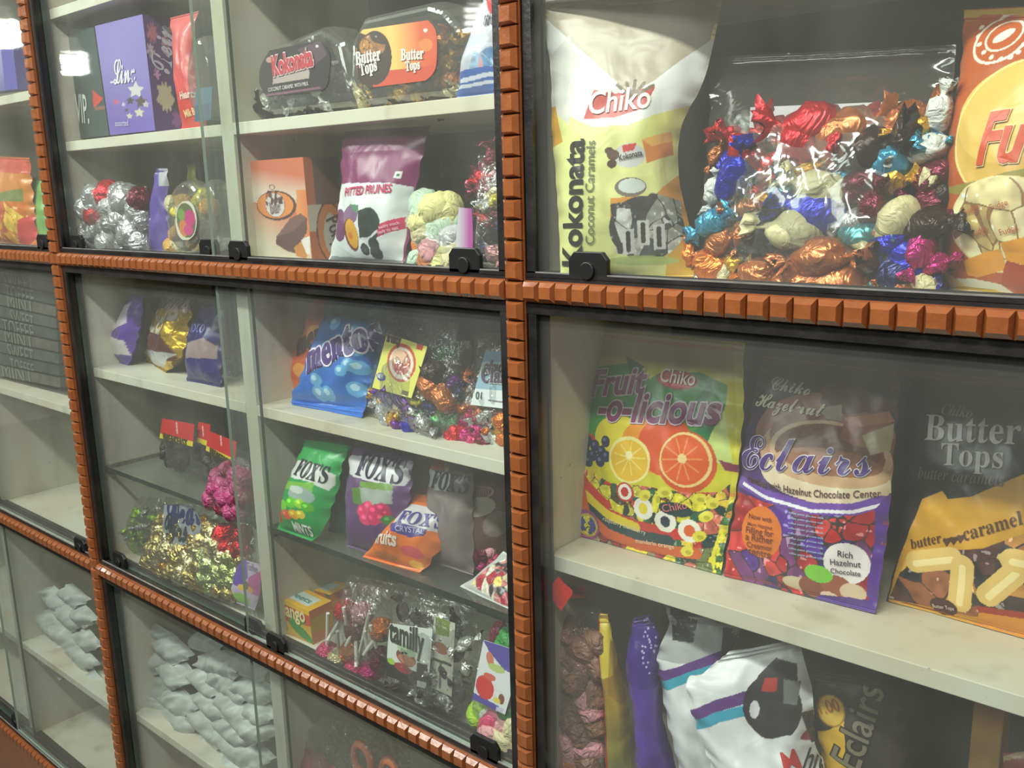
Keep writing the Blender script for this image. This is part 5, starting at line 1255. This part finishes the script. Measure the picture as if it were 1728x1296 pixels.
# ------------------------------------------------------------------ upper middle bay, upper board
ZU = 9.78
def art(s):
    s.fill((58, 76, 74)); s.mottle(.12, .7, 3); s.text('VIP.', (131, 206), (152, 208), (214, 220, 216), off=.01, tall=2.1)
    s.poly([(156, 152), (158, 184), (174, 166)], (206, 60, 50)); s.poly([(158, 180), (186, 178), (186, 184), (160, 186)], (130, 90, 70))
carton([((116, 236), (184, 228)), ((98, 52), (158, 46))], 'chocolate_box', 'dark grey-green chocolate box at the left end of the upper board', art, 1.6, sidecol=(48, 60, 58), ys=(3.4, 3.1), z=ZU)
def star(s, x, y, r, c):
    s.poly([(x + r * (1 if k % 2 == 0 else .5) * math.cos(k * math.pi / 5 - 1.57), y + r * (1 if k % 2 == 0 else .5) * math.sin(k * math.pi / 5 - 1.57)) for k in range(10)], c)
def art(s):
    s.fill((124, 112, 186)); s.grad(s.B > -99, (220, 120), (138, 126, 196), (220, 215), (112, 92, 176)); star(s, 229, 152, 15, (206, 206, 204)); star(s, 238, 172, 12, (90, 74, 76)); star(s, 220, 170, 8, (80, 64, 70))
    for x, y, r, c in ((196, 172, 6, (196, 90, 120)), (208, 176, 4, (200, 190, 210)), (235, 190, 9, (206, 200, 176)), (219, 196, 6, (200, 196, 180)), (246, 176, 7, (190, 180, 190)), (214, 186, 4, (90, 70, 70))): star(s, x, y, r, c)
    s.text(mscript('Linx'), (194, 142), (230, 137), (232, 228, 240), off=.01, tall=1.5); s.line([(187, 139), (203, 138)], .12, (232, 228, 240)); s.text('assorted', (196, 213), (218, 212), (200, 196, 220), tall=1)
def sd(u, t):
    c = np.tile(lin((92, 58, 116)), (len(u), 1))
    for a, b, r, cc in ((.35, .3, .2, (206, 190, 160)), (.75, .25, .2, (76, 56, 60)), (.2, .85, .12, (196, 110, 130)), (.12, .7, .08, (196, 170, 190)), (.5, .78, .07, (200, 130, 150)), (.6, .1, .12, (150, 84, 150)), (.2, .5, .06, (206, 150, 200)), (.85, .4, .1, (196, 180, 160))):
        d = np.hypot((u - a) * .6, (t - b)) + .02 * np.sin(9 * np.arctan2(t - b, u - a)); c[d < r * .6] = lin(cc)
    return c
carton([((186, 228), (262, 220)), ((160, 44), (240, 24))], 'chocolate_box', 'purple chocolate box printed with stars on the upper board', art, 3.2, side=sd, sidecol=(92, 58, 116), ys=(3.0, 2.8), z=ZU, sidetext=[(mscript('Rein'), (.55, .5), (.72, .92), 1.5, (206, 196, 216))])
def art(s):
    s.fill((206, 50, 56)); s.grad(s.B > -99, (310, 40), (206, 96, 96), (320, 200), (206, 44, 40)); s.poly([(300, 180), (345, 172), (350, 216), (308, 218)], (214, 60, 46)); s.text('Hearts', (306, 168), (334, 164), (236, 206, 190), off=.03, tall=1.3); s.text('Milk Bar', (314, 198), (340, 192), (240, 206, 150), off=.03, tall=1.3); s.mottle(.1, .8, 2)
bag([((308, 222), (350, 216)), ((303, 160), (338, 150)), ((296, 90), (326, 82)), ((287, 30), (335, 18))], art, 'red_chocolate_bag', 'tall red sweet bag on the upper board beside the purple star box', ys=(2.8, 2.8), z=ZU, lean=4, T=.8, wr=.15)
pl = [(322 + 22 * math.cos(a) + 12, 130 + 72 * math.sin(a)) for a in np.linspace(0, 2 * math.pi, 20, endpoint=False)]
s_, o = shell([(p[0], min(p[1], 208)) for p in pl], 'clear_tub', 'clear domed tub with a blue lid beside the red bag on the upper board', 2.5, (2.3, 2.3), z=None)
def art(s): s.fill((70, 110, 134)); s.fill((56, 92, 118), s.t < .5)
sticker(s_, None, 'blue_label', art, o, lift=.1, rows=[((328, 206), (356, 202)), ((330, 150), (358, 146))], label='blue label')
# octagonal tubs
def tub_sweets(s, box, pal, n, lab, grp, off=-1.2, kind='twist', size=1.9, mat='foil'):
    random.seed(int(box[0]))
    for i in range(n):
        x = random.uniform(box[0], box[2]); y = random.uniform(box[1], box[3])
        c = random.choice(pal); q = s.pxh(x, y, off); P = s.O + q[0] * s.e1 + q[1] * s.e2 + s.n * (off + random.uniform(-.4, .3))
        sweet(kind, 'wrapped_sweet', P, size, random.uniform(-80, 80), PAL[c], mat, '%s %s' % (c, lab), '%s sweets %s' % (c, grp), 'sweet', random.uniform(-30, 30), squash=1.2)
s_, o = shell([(449, 196), (426, 168), (426, 112), (449, 80), (545, 40), (580, 66), (592, 120), (606, 180)], 'octagonal_tub', 'clear eight-sided tub with a black label on the upper board', 3.2, (3.2, 3.0))
def art(s):
    s.fill((52, 46, 52)); s.mottle(.15, .8, 3); s.ell(455, 101, 6, 5, (190, 150, 140)); s.poly([(461, 130), (522, 112), (522, 132), (460, 142)], (176, 162, 156)); s.line([(448, 161), (540, 148)], .12, (130, 90, 110)); s.poly([(500, 84), (540, 68), (552, 92), (530, 110)], (90, 70, 84)); s.ell(535, 78, 2.6, 2.6, (210, 210, 210))
    s.text('Kokonata', (463, 128), (530, 110), (196, 60, 76), off=.03, tall=1.5, out=(226, 206, 206), outw=.04); s.text('COCONUT CARAMEL WITH MILK', (454, 155), (522, 144), (206, 200, 200), tall=1.2)
sticker(s_, None, 'black_label', art, o, lift=.08, rows=[((449, 163), (538, 154)), ((438, 140), (552, 142)), ((440, 112), (556, 92)), ((455, 85), (538, 68))], label='black label')
tub_sweets(s_, (440, 168, 575, 184), ['silver', 'black', 'white', 'black'], 22, 'wrapped sweet at the bottom of the black-label tub', 'in the black-label tub', off=-.9)
tub_sweets(s_, (545, 80, 580, 165), ['silver', 'black'], 8, 'wrapped sweet at the right side of the black-label tub', 'right of the black label', off=-1.6)
s_, o = shell([(606, 181), (582, 134), (581, 75), (604, 27), (728, -2), (757, 6), (790, 44), (796, 110), (768, 164)], 'octagonal_tub', 'large clear eight-sided tub with an orange label on the upper board', 3.8, (2.9, 2.9))
def art(s):
    s.fill((208, 84, 52)); d = s.ellm(664, 84, 50, 50); s.grad(d < 1.4, (664, 84), (246, 196, 110), (712, 70), (214, 92, 56)); s.fill((206, 76, 52), s.polym([(626, 150), (640, 120), (740, 110), (722, 140)])); s.ell(718, 76, 12, 11, (222, 130, 70)); s.ell(718, 51, 3.4, 3.4, (230, 226, 216))
    m_ = s.ellm(632, 98, 29, 46) < 1; s.fill((60, 44, 38), m_ | s.polym([(600, 52), (620, 60), (630, 150), (604, 140)])); s.cells(s.ellm(628, 78, 22, 20) < 1, [(190, 130, 60), (90, 60, 46), (160, 110, 70), (60, 44, 40)], .9, 2)
    for x0, y0, x1, y1, k in ((602, 110, 644, 101, 1), (678, 102, 716, 99, 1)):
        s.text(mbold('Butter'), (x0, y0), (x1, y1), (236, 230, 222), off=.02, tall=1.3); s.text(mbold('Tops'), (x0 + 8, y0 + 18), (x1 - 6, y1 + 17), (236, 230, 222), off=.02, tall=1.3)
sticker(s_, None, 'orange_label', art, o, lift=.08, rows=[((624, 148), (718, 136)), ((604, 128), (735, 114)), ((602, 70), (736, 56)), ((612, 50), (722, 34))], label='orange and brown label')
tub_sweets(s_, (600, 160, 765, 172), ['black', 'dark brown', 'gold', 'cream', 'dark brown'], 26, 'wrapped sweet at the bottom of the orange-label tub', 'in the orange-label tub', off=-.9)
tub_sweets(s_, (742, 50, 785, 150), ['dark brown', 'copper', 'gold'], 12, 'wrapped sweet at the right side of the orange-label tub', 'right of the orange label', off=-1.2)
def art(s):
    s.fill((196, 200, 214)); s.poly([(820, 0), (845, 0), (845, 20), (826, 24)], (206, 60, 64)); s.cells(s.polym([(800, 85), (840, 70), (840, 118), (790, 118)]), [(150, 180, 210), (206, 150, 160), (196, 200, 214), (90, 140, 190)], 1., 3, dark=(160, 170, 190)); s.fill((60, 100, 176), s.polym([(765, 132), (845, 114), (845, 170), (765, 180)]))
    s.line([(780, 138), (800, 130), (845, 126)], .2, (206, 214, 230)); s.line([(776, 150), (800, 142), (845, 138)], .15, (206, 214, 230)); s.text(mital('lite'), (812, 46), (838, 40), (50, 50, 60), off=.01, tall=1.4)
bag([((770, 168), (846, 158)), ((782, 118), (850, 110)), ((800, 60), (855, 50)), ((818, -4), (860, -8))], art, 'blue_white_bag', 'blue and white sweet bag behind the carved upright on the upper board', ys=(2.6, 2.6), z=ZU, lean=12, T=1., wr=.15)

# ------------------------------------------------------------------ upper middle bay, bottom
ZV = .5
sf, o = filmbag([(gp(146, 3., ZV), gp(252, 3., ZV)), ((142, 380), (252, 385)), ((140, 318), (248, 322)), ((142, 310), (246, 314))], 'clear_sweet_pack', 'clear pack of silver balls with a few red ones at the lower left', ys=(3., 3.), z=ZV, lean=0, T=1.3, wr=.08, crimp=(.02, .02))
BL = [(166, 334, 'silver'), (186, 330, 'red'), (170, 350, 'silver'), (154, 352, 'silver'), (216, 340, 'silver', 3), (170, 364, 'red', 2.6), (194, 352, 'silver'), (214, 370, 'silver', 3), (198, 376, 'silver'), (236, 357, 'silver'), (186, 388, 'silver'), (170, 392, 'silver'), (228, 394, 'silver', 3.1), (210, 392, 'silver'), (191, 410, 'silver', 3.1), (166, 408, 'silver', 2.2), (216, 412, 'silver', 2.2), (241, 372, 'silver', 2.2), (180, 344, 'silver', 2.2), (160, 376, 'silver', 2.2), (204, 330, 'silver', 2.2), (240, 336, 'maroon', 2.2), (152, 392, 'silver', 2.2), (242, 410, 'silver', 2.2)]
scatter(sf, BL, 'ball', 'foil_ball', 'foil', 'silver', 2.6, '%s foil ball in the clear pack at the left', 'foil balls in the clear pack', off=.0)
def art(s): s.fill((92, 74, 156)); s.mottle(.2, 1, 2); s.fill((176, 178, 184), s.polym([(268, 284), (286, 284), (286, 314), (266, 314)]))
bag([(gp(252, 3.2, ZV), gp(290, 3.2, ZV)), ((254, 390), (290, 392)), ((258, 330), (285, 330)), ((264, 290), (284, 290)), ((268, 284), (284, 284))], art, 'purple_sweet_pack', 'slim purple pack with a pale top tab left of the oval packs', ys=(3.2, 3.2), z=ZV, lean=2, T=.6, wr=.25)
def art(s): s.fill((150, 160, 60)); s.fill((60, 64, 50), s.polym([(300, 310), (380, 310), (380, 440), (300, 440)]), .4)
bag([(gp(322, 5.5, ZV), gp(372, 5.5, ZV)), ((320, 340), (372, 350)), ((318, 300), (334, 300)), ((316, 274), (332, 274))], art, 'yellow_green_pack', 'yellow-green pack standing behind the oval clear packs', ys=(5.5, 5.5), z=ZV, lean=0, T=.6, wr=.2)
for i, (cx, cy, rx, ry, Y) in enumerate(((309, 366, 31, 62, 2.4), (347, 365, 17, 62, 2.3))):
    pl = [(cx + rx * math.cos(a), cy + ry * math.sin(a)) for a in np.linspace(0, 2 * math.pi, 28, endpoint=False)]
    s_, o = shell(pl, 'oval_blister_pack', ('wide oval clear pack of yellow sweets with a ringed label', 'narrow oval clear pack of yellow sweets turned to the left')[i], 1.6, (Y, Y - .2 - i * .0), bevel=.002)
    if i == 0:
        def art(s): s.fill((210, 206, 190)); s.ell(314, 372, 16, 29, (90, 100, 60)); s.ell(310, 385, 8, 14, (206, 120, 60)); s.ell(320, 368, 9, 14, (190, 50, 120)); s.ell(318, 388, 8, 9, (200, 60, 130)); s.ell(306, 362, 6, 10, (110, 150, 60)); s.ring(314, 372, 19, 34, .12, (214, 210, 190))
        sticker(s_, None, 'ringed_label', art, o, lift=.12, rows=[((308, 405), (318, 405)), ((300, 395), (328, 395)), ((296, 372), (332, 372)), ((300, 350), (327, 349)), ((308, 340), (318, 339))], label='round label with a pale ring')
    tub_sweets(s_, (cx - rx * .7, cy - ry * .55, cx + rx * .7, cy + ry * .8), ['yellow', 'gold', 'cream', 'yellow', 'copper'] if i else ['yellow', 'gold', 'cream'], 14 if not i else 9, ('chunk in the wide oval clear pack', 'chunk in the narrow oval clear pack')[i], ('in the wide oval pack', 'in the narrow oval pack')[i], off=-.8, kind='chunk', size=1.3, mat='wax')

def art(s):
    s.fill((206, 120, 80)); w = s.ellm(480, 330, 76, 30) < 1
    s.grad(s.B > -99, (470, 290), (206, 112, 78), (470, 330), (222, 206, 190)); lo = s.polym([(400, 342), (540, 342), (540, 450), (400, 450)]); s.grad(lo, (470, 345), (210, 112, 66), (460, 420), (214, 204, 182)); s.grad(s.polym([(500, 320), (560, 320), (560, 400), (500, 400)]), (500, 350), (224, 150, 90), (530, 350), (214, 104, 50))
    s.ell(466, 347, 34, 25, (84, 56, 50)); s.ell(464, 346, 31, 22, (226, 140, 70)); s.ell(464, 346, 17, 21, (150, 80, 60)); s.ell(464, 346, 16, 20, (216, 208, 202)); s.ring(459, 316, 5, 5, .3, (120, 90, 90))
    s.text(mscript('Poky'), (451, 348), (478, 344), (90, 56, 60), off=.02, tall=1.9); s.text('bar', (458, 360), (474, 357), (150, 130, 130), off=.02, tall=1.3)
    s.poly([(466, 400), (490, 368), (507, 360), (518, 368), (518, 392), (505, 412), (500, 428), (485, 424), (466, 412)], (96, 66, 62)); s.poly([(466, 400), (490, 368), (507, 360), (518, 368), (495, 390)], (120, 86, 78)); s.poly([(496, 418), (507, 408), (518, 425), (518, 438), (500, 432)], (196, 130, 62)); s.poly([(508, 405), (522, 398), (524, 430), (517, 428)], (226, 222, 214))
def sd(u, t):
    c = np.tile(lin((206, 110, 64)), (len(u), 1)); d = np.hypot((u - .6) / .4, (t - .28) / .3); 
    c[(u + t * .0 > .25) & (t > .55) & (u < 1 - (1 - t) * .8 + .3)] = lin((112, 76, 64)); c[(t > .3) & (t < .55) & (u < .55)] = lin((222, 206, 190))
    c[d < 1] = lin((96, 60, 50)); c[d < .92] = lin((220, 130, 60)); c[np.hypot((u - .62) / .22, (t - .26) / .2) < 1] = lin((206, 200, 196)); return c
carton([(gp(421, 2.9, ZV), gp(527, 3.1, ZV)), ((408, 273), (511, 265))], 'wafer_box', 'orange and white wafer box with an oval emblem in the upper middle bay', art, 3.0, side=sd, sidecol=(206, 110, 64), ys=(2.9, 3.1), z=ZV, sidetext=[('Poky', (.48, .4), (.7, .12), 1.6, (80, 56, 66))])
def art(s):
    s.fill((222, 228, 230)); s.mottle(.03, .6, 2)
    s.fill((126, 44, 96), s.polym([(560, 200), (740, 200), (700, 316), (660, 309), (576, 312), (560, 312)])); s.fill((140, 50, 104), s.polym([(700, 310), (710, 300), (700, 400), (683, 450), (680, 440), (690, 380)]))
    s.fill((90, 50, 80), s.polym([(570, 200), (740, 200), (716, 262), (580, 270)]), .35)  # plum head tinted darker: its shade is put into the print colour
    s.poly([(668, 290), (680, 290), (677, 301), (666, 301)], (226, 230, 226)); s.poly([(671, 293), (676, 293), (675, 298), (670, 298)], (40, 110, 60))
    s.text('PITTED PRUNES', (584, 331), (664, 325), (190, 40, 96), off=.03, tall=1.25, shear=.15)
    s.ell(574, 380, 14, 27, (110, 60, 104)); s.ell(590, 362, 16, 16, (130, 96, 130), 20); s.poly([(590, 344), (606, 346), (608, 362), (596, 356)], (90, 140, 110)); s.ell(592, 396, 12, 27, (120, 50, 40), 10); s.ell(593, 394, 10, 24, (216, 160, 50), 10); s.ell(591, 398, 4, 6, (206, 120, 50))
    s.ell(624, 378, 17, 27, (46, 58, 56)); s.poly([(606, 356), (622, 350), (640, 362), (640, 385), (622, 402), (607, 402)], (44, 56, 54)); s.line([(606, 404), (625, 402), (638, 390)], .14, (206, 210, 214))
    s.ell(617, 421, 7, 10, (50, 58, 66)); s.ell(632, 412, 9, 11, (40, 48, 56)); s.ell(636, 427, 10, 11, (52, 60, 66)); s.ell(617, 421, 3, 5, (80, 86, 90))
    s.poly([(639, 392), (643, 378), (684, 366), (687, 386), (660, 392), (641, 400)], (206, 60, 100)); s.text('healthy snack', (644, 387), (678, 378), (240, 190, 206), off=.02, tall=1.1); s.text('ready to eat', (642, 396), (676, 387), (240, 190, 206), off=.02, tall=1.1); s.poly([(560, 432), (680, 440), (680, 446), (556, 440)], (150, 156, 160))
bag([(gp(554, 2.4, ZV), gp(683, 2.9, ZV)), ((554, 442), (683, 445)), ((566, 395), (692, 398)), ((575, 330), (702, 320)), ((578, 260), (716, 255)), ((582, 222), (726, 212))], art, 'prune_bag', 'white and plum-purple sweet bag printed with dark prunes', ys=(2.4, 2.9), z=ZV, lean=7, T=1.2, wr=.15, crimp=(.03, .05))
def art(s): s.fill((92, 112, 110)); s.text('SWEET', (750, 280), (800, 276), (70, 88, 86), off=.04, tall=1.4)
carton([((742, 300), (812, 300)), ((742, 262), (812, 256))], 'grey_box', 'dull grey-green box on top of the dark box at the back', art, 2.5, sidecol=(76, 92, 90), ys=(8.5, 8.5))
def art(s): s.fill((56, 68, 70))
carton([(gp(735, 8.5, ZV), gp(818, 8.5, ZV)), ((736, 300), (816, 300))], 'dark_box', 'dark box behind the marshmallow pack', art, 2.5, sidecol=(50, 60, 62), ys=(8.5, 8.5), z=ZV)
sf, o = filmbag([(gp(702, 2.6, ZV), gp(812, 2.9, ZV)), ((704, 430), (812, 436)), ((708, 370), (806, 385)), ((716, 346), (800, 352))], 'clear_candy_bag', 'clear pack of pastel marshmallows behind the black lock', ys=(2.6, 2.9), z=ZV, lean=4, T=1.4, wr=.15)
def art(s): s.grad(s.B > -99, (772, 400), (196, 196, 206), (792, 400), (170, 60, 150))
sticker(sf, None, 'magenta_panel', art, o, lift=1.2, rows=[((768, 440), (796, 440)), ((770, 400), (798, 400)), ((774, 350), (796, 352))], label='magenta panel')
M['marsh'] = wrap_material('soft_marshmallow', 0, .6)
scatter(sf, [(720, 358, 'pastel green', 2.6), (742, 358, 'pastel yellow', 3), (758, 362, 'pastel yellow', 2.6), (722, 382, 'cream', 2.8), (730, 402, 'green', 2), (742, 412, 'pale pink', 2.8), (756, 385, 'pastel green', 3), (748, 372, 'lime', 2), (752, 432, 'pastel yellow', 3), (734, 430, 'copper', 2.4), (716, 414, 'orange', 2.2), (724, 370, 'pastel yellow', 2.4), (765, 405, 'silver', 2.4), (716, 438, 'pastel green', 2), (770, 430, 'cream', 2.6)],
        'gummy', 'marshmallow', 'marsh', 'cream', 2.6, '%s marshmallow in the clear pack behind the lock', 'marshmallows in the clear pack', off=.3, squash=1.2)
sf, o = filmbag([(gp(808, 2.3, ZV), gp(850, 2.3, ZV)), ((810, 400), (852, 400)), ((812, 330), (852, 330)), ((808, 262), (852, 260))], 'clear_candy_bag', 'tall clear bag of dark sweets beside the carved upright, upper middle bay', ys=(2.4, 2.4), z=ZV, lean=2, T=1.0, wr=.25)
scatter(sf, [(818, 280, 'maroon'), (832, 268, 'maroon'), (815, 300, 'red'), (830, 305, 'silver'), (820, 322, 'maroon'), (832, 330, 'cream'), (836, 340, 'yellow'), (826, 345, 'silver'), (820, 368, 'red'), (834, 365, 'maroon'), (820, 390, 'black'), (832, 400, 'black'), (828, 404, 'silver'), (822, 420, 'navy'), (834, 428, 'pale pink'), (838, 380, 'navy')], 'twist', 'wrapped_sweet', 'foil', 'red', 1.8, '%s sweet in the tall clear bag by the upright', 'sweets in the tall clear bag', off=-.1, squash=1.3)

# ------------------------------------------------------------------ left bay
def art(s):
    s.fill((206, 130, 60)); s.fill((196, 84, 60), s.t > .82); s.poly([(-20, 330), (40, 318), (40, 345), (-20, 352)], (120, 130, 70)); s.cells(s.polym([(-40, 340), (45, 340), (50, 420), (-40, 420)]), [(226, 160, 60), (214, 120, 50), (232, 190, 80), (206, 96, 60)], 2.4, 3, dark=(190, 90, 40), gap=.05); s.poly([(30, 370), (60, 360), (60, 420), (34, 420)], (206, 70, 70))
bag([(gp(-60, 2.8, ZV), gp(62, 2.8, ZV)), ((-60, 350), (58, 355)), ((-58, 280), (52, 290)), ((-56, 262), (50, 266))], art, 'orange_snack_bag', 'orange and yellow sweet bag at the left edge above the middle moulding', ys=(2.8, 2.8), z=ZV, lean=4, T=1.2, wr=.2)
def art(s): s.fill((120, 170, 90)); s.mottle(.3, 1, 2)
bag([(gp(56, 3.6, ZV), gp(84, 3.6, ZV)), ((54, 350), (82, 352)), ((52, 300), (74, 300))], art, 'green_snack_bag', 'dull green sweet bag beside the orange bag at the left edge', ys=(3.6, 3.6), z=ZV, lean=4, T=.8, wr=.2)
def art(s): s.fill((112, 104, 176)); s.grad(s.B > -99, (0, 70), (170, 170, 206), (20, 150), (96, 84, 160)); s.fill((90, 80, 170), s.u > .72)
carton([((-40, 158), (30, 150)), ((-50, 70), (20, 66))], 'purple_box', 'pale purple box at the far left edge of the photo on the upper board', art, 1.5, sidecol=(90, 80, 160), ys=(3., 3.), z=14.42)
# dark packs in the left bay, middle row
for k in range(9):
    def art(s, k=k):
        s.fill(((70, 78, 72), (58, 66, 62), (84, 84, 76))[k % 3]); s.mottle(.35, 1.5, k); s.text(('SWEET', 'TOFFEE', 'MINT')[k % 3], (8 + 4 * (k % 4), 488 + 20 * k - 4), (60, 496 + 20 * k), (120, 126, 118), off=.0, tall=1.1)
    y = 492 + 20 * k
    xl, xr = -40, 92 + k * 1.2
    P = [((xl, y - 26), (xr, y)), ((xl, y - 44), (xr, y - 18))]
    a = at(xr, y, Y=3.2)
    carton([((xl, y - 28 + 2), (xr, y + 2)), ((xl, y - 46 + 2), (xr, y - 16 + 2))], 'flat_sweet_box', 'flat dark box in the tall stack at the left edge of the photo', art, 3., sidecol=(54, 60, 56), ys=(3.2, 3.2), group='flat dark boxes in a stack')

# white pouches in the bottom row
def pouch(cx, cy, L, wd, ang, Y, name, label, group, seed):
    L *= .92; wd *= 1.2
    a = math.radians(ang); ux, uy = math.cos(a), math.sin(a); vx, vy = math.cos(a - 1.25), math.sin(a - 1.25)
    q = lambda i, j: (cx + ux * L * i / 2 + vx * wd * j / 2, cy + uy * L * i / 2 + vy * wd * j / 2)
    s = Surf([(q(-1, -1), q(1, -1)), (q(-1.04, 0), q(1.04, 0)), (q(-1, 1), q(1, 1))], ys=(Y, Y - .15), lean=26, T=.75, wr=.55, seed=seed, dens=.55, crimp=(.04, .06)).paint()
    s.fill((206, 212, 208)); s.mottle(.06, 1., seed)
    return s.build(name, 'white_film', label=label, cat='pouch', group=group)
EL = [(300, 1228, 68, 44, 40, 3.1), (266, 1200, 70, 34, 40, 3.3), (312, 1212, 60, 44, 50, 3.1), (262, 1188, 66, 38, 48, 3.4), (302, 1184, 62, 40, 42, 3.3), (258, 1150, 66, 44, 48, 3.7), (300, 1138, 54, 44, 52, 3.8), (254, 1112, 62, 42, 46, 4.0), (288, 1094, 62, 36, 44, 4.2), (236, 1074, 54, 30, 48, 4.4), (264, 1066, 46, 22, 32, 4.5)]
for i, q in enumerate(EL[::-1]): pouch(*q[:6], 'white_pouch', 'white crinkled pouch in the left heap of the bottom row', 'white pouches in the left heap, bottom row', i)
ER = [(388, 1296, 110, 52, 42, 2.7), (352, 1270, 90, 44, 46, 2.9), (408, 1262, 100, 48, 42, 3.0), (362, 1228, 80, 44, 46, 3.2), (424, 1222, 80, 46, 44, 3.2), (398, 1230, 80, 44, 44, 3.2), (360, 1186, 70, 40, 46, 3.5), (400, 1192, 86, 44, 40, 3.5), (435, 1200, 60, 40, 44, 3.6), (352, 1148, 70, 42, 42, 3.9), (396, 1156, 80, 44, 36, 3.9), (432, 1166, 60, 44, 38, 3.9), (376, 1118, 84, 40, 20, 4.3), (350, 1082, 56, 34, 16, 4.7), (418, 1122, 76, 38, 20, 4.4)]
for i, q in enumerate(ER[::-1]): pouch(*q[:6], 'white_pouch', 'white crinkled pouch in the right heap of the bottom row', 'white pouches in the right heap, bottom row', i + 20)
HL = [(150, 1156, 48, 30, 40, 2.9), (100, 1122, 56, 32, 44, 3.1), (128, 1136, 56, 32, 46, 3.1), (156, 1150, 46, 32, 46, 3.0), (100, 1106, 56, 32, 48, 3.4), (140, 1110, 50, 30, 48, 3.3), (70, 1090, 56, 34, 50, 3.5), (110, 1074, 54, 32, 50, 3.7), (146, 1080, 44, 30, 50, 3.7), (84, 1050, 50, 32, 50, 3.9), (120, 1042, 50, 32, 46, 4.0), (60, 1040, 46, 34, 46, 4.1), (140, 1040, 40, 28, 44, 4.1), (92, 1010, 50, 30, 44, 4.4), (58, 1000, 50, 34, 36, 4.5), (122, 1006, 46, 28, 40, 4.5)]
for i, q in enumerate(HL[::-1]): pouch(*q[:6], 'white_pouch', 'white crinkled pouch in the heap left of the left upright, bottom row', 'white pouches left of the left upright', i + 50)
# orange rings behind the glass at the bottom
sf, o = filmbag([((500, 1400), (700, 1450)), ((505, 1320), (700, 1350)), ((515, 1240), (690, 1280)), ((545, 1210), (680, 1240))], 'clear_snack_bag', 'clear bag of orange ring snacks low in the bottom row', ys=(4, 4), lean=0, T=1.2, wr=.3)
M['ring'] = principled('orange_snack', (206, 110, 70), .6, noise=.3, nscale=60)
for i, (x, y, r, lab) in enumerate(((612, 1282, 26, 'orange ring snack showing in the middle of the clear bag'), (660, 1310, 26, 'orange ring snack at the right of the clear bag'), (560, 1320, 26, 'orange ring snack at the left of the clear bag, low'))):
    q = sf.pxh(x, y, .2); P = sf.O + q[0] * sf.e1 + q[1] * sf.e2 + sf.n * .2
    vs = []; fs = []; n1, n2 = 28, 10
    for a in range(n1):
        for b in range(n2):
            A, B = 2 * math.pi * a / n1, 2 * math.pi * b / n2; rr = 1.1 + .33 * math.cos(B)
            vs.append((rr * math.cos(A) * S * .85, .3 * math.sin(B) * S, rr * math.sin(A) * S * 1.1)); fs.append((a*n2+b, a*n2+(b+1) % n2, ((a+1) % n1)*n2+(b+1) % n2, ((a+1) % n1)*n2+b))
    o = mesh_obj('ring_snack', vs, fs, M['ring'], smooth=True); o.location = W(P); tag(o, lab, 'snack', 'orange ring snacks')
def art(s): s.fill((130, 84, 84)); s.mottle(.2, 1, 2)
bag([((488, 1400), (560, 1430)), ((492, 1330), (560, 1350)), ((498, 1268), (556, 1290)), ((505, 1258), (550, 1276))], art, 'dull_pink_bag', 'dull pinkish brown bag left of the orange ring snacks', ys=(3., 3.), lean=4, T=1., wr=.3)

# ------------------------------------------------------------------ lamps of the shop, mirrored in the panes
M['glow'], nt, N, L = nodes_mat('lit_bulb'); out = N.new('ShaderNodeOutputMaterial'); e = N.new('ShaderNodeEmission'); e.inputs[0].default_value = (1, .98, .93, 1); e.inputs[1].default_value = 14; L.new(e.outputs[0], out.inputs[0])
M['cord'] = principled('white_cord', (190, 190, 186), .6)
def spiral_lamp(x, y, z, r, h, label):
    t = empty('spiral_lamp', (x, y, z), label, 'lamp', 'hanging spiral lamps')
    vs = []; fs = []; turns, n, m_ = 4, 90, 8
    for i in range(n):
        A = turns * 2 * math.pi * i / n; cz = -h / 2 + h * i / n; c = Vector((r * math.cos(A), r * math.sin(A), cz)); rad = Vector((math.cos(A), math.sin(A), 0))
        for k in range(m_):
            B = 2 * math.pi * k / m_; p = c + rad * (h / 11 * math.cos(B)) + Vector((0, 0, h / 11 * math.sin(B))); vs.append(tuple(p))
    for i in range(n - 1):
        for k in range(m_): fs.append((i*m_+k, i*m_+(k+1) % m_, (i+1)*m_+(k+1) % m_, (i+1)*m_+k))
    o = mesh_obj('bulb', vs, fs, M['glow'], smooth=True); o.parent = t
    bm = bmesh.new(); bmesh.ops.create_cone(bm, segments=16, radius1=r * .9, radius2=r * .6, depth=.06, cap_ends=True, matrix=Matrix.Translation((0, 0, h / 2 + .035)))
    bmesh.ops.create_cone(bm, segments=8, radius1=.004, radius2=.004, depth=2.9 - z - h / 2 - .06, cap_ends=True, matrix=Matrix.Translation((0, 0, h / 2 + .06 + (2.9 - z - h / 2 - .06) / 2)))
    me = bpy.data.meshes.new('holder'); bm.to_mesh(me); bm.free(); me.materials.append(M['cord']); o = bpy.data.objects.new('holder', me); C.objects.link(o); o.parent = t
spiral_lamp(-1.38, -1.44, 2.05, .024, .075, 'spiral lamp mirrored in the pane beside the blue and white bag')
spiral_lamp(-3.62, -1.24, 2.13, .05, .09, 'spiral lamp mirrored beside the dark chocolate box')
spiral_lamp(-3.91, -1.10, 2.27, .06, .11, 'spiral lamp mirrored at the far left edge')
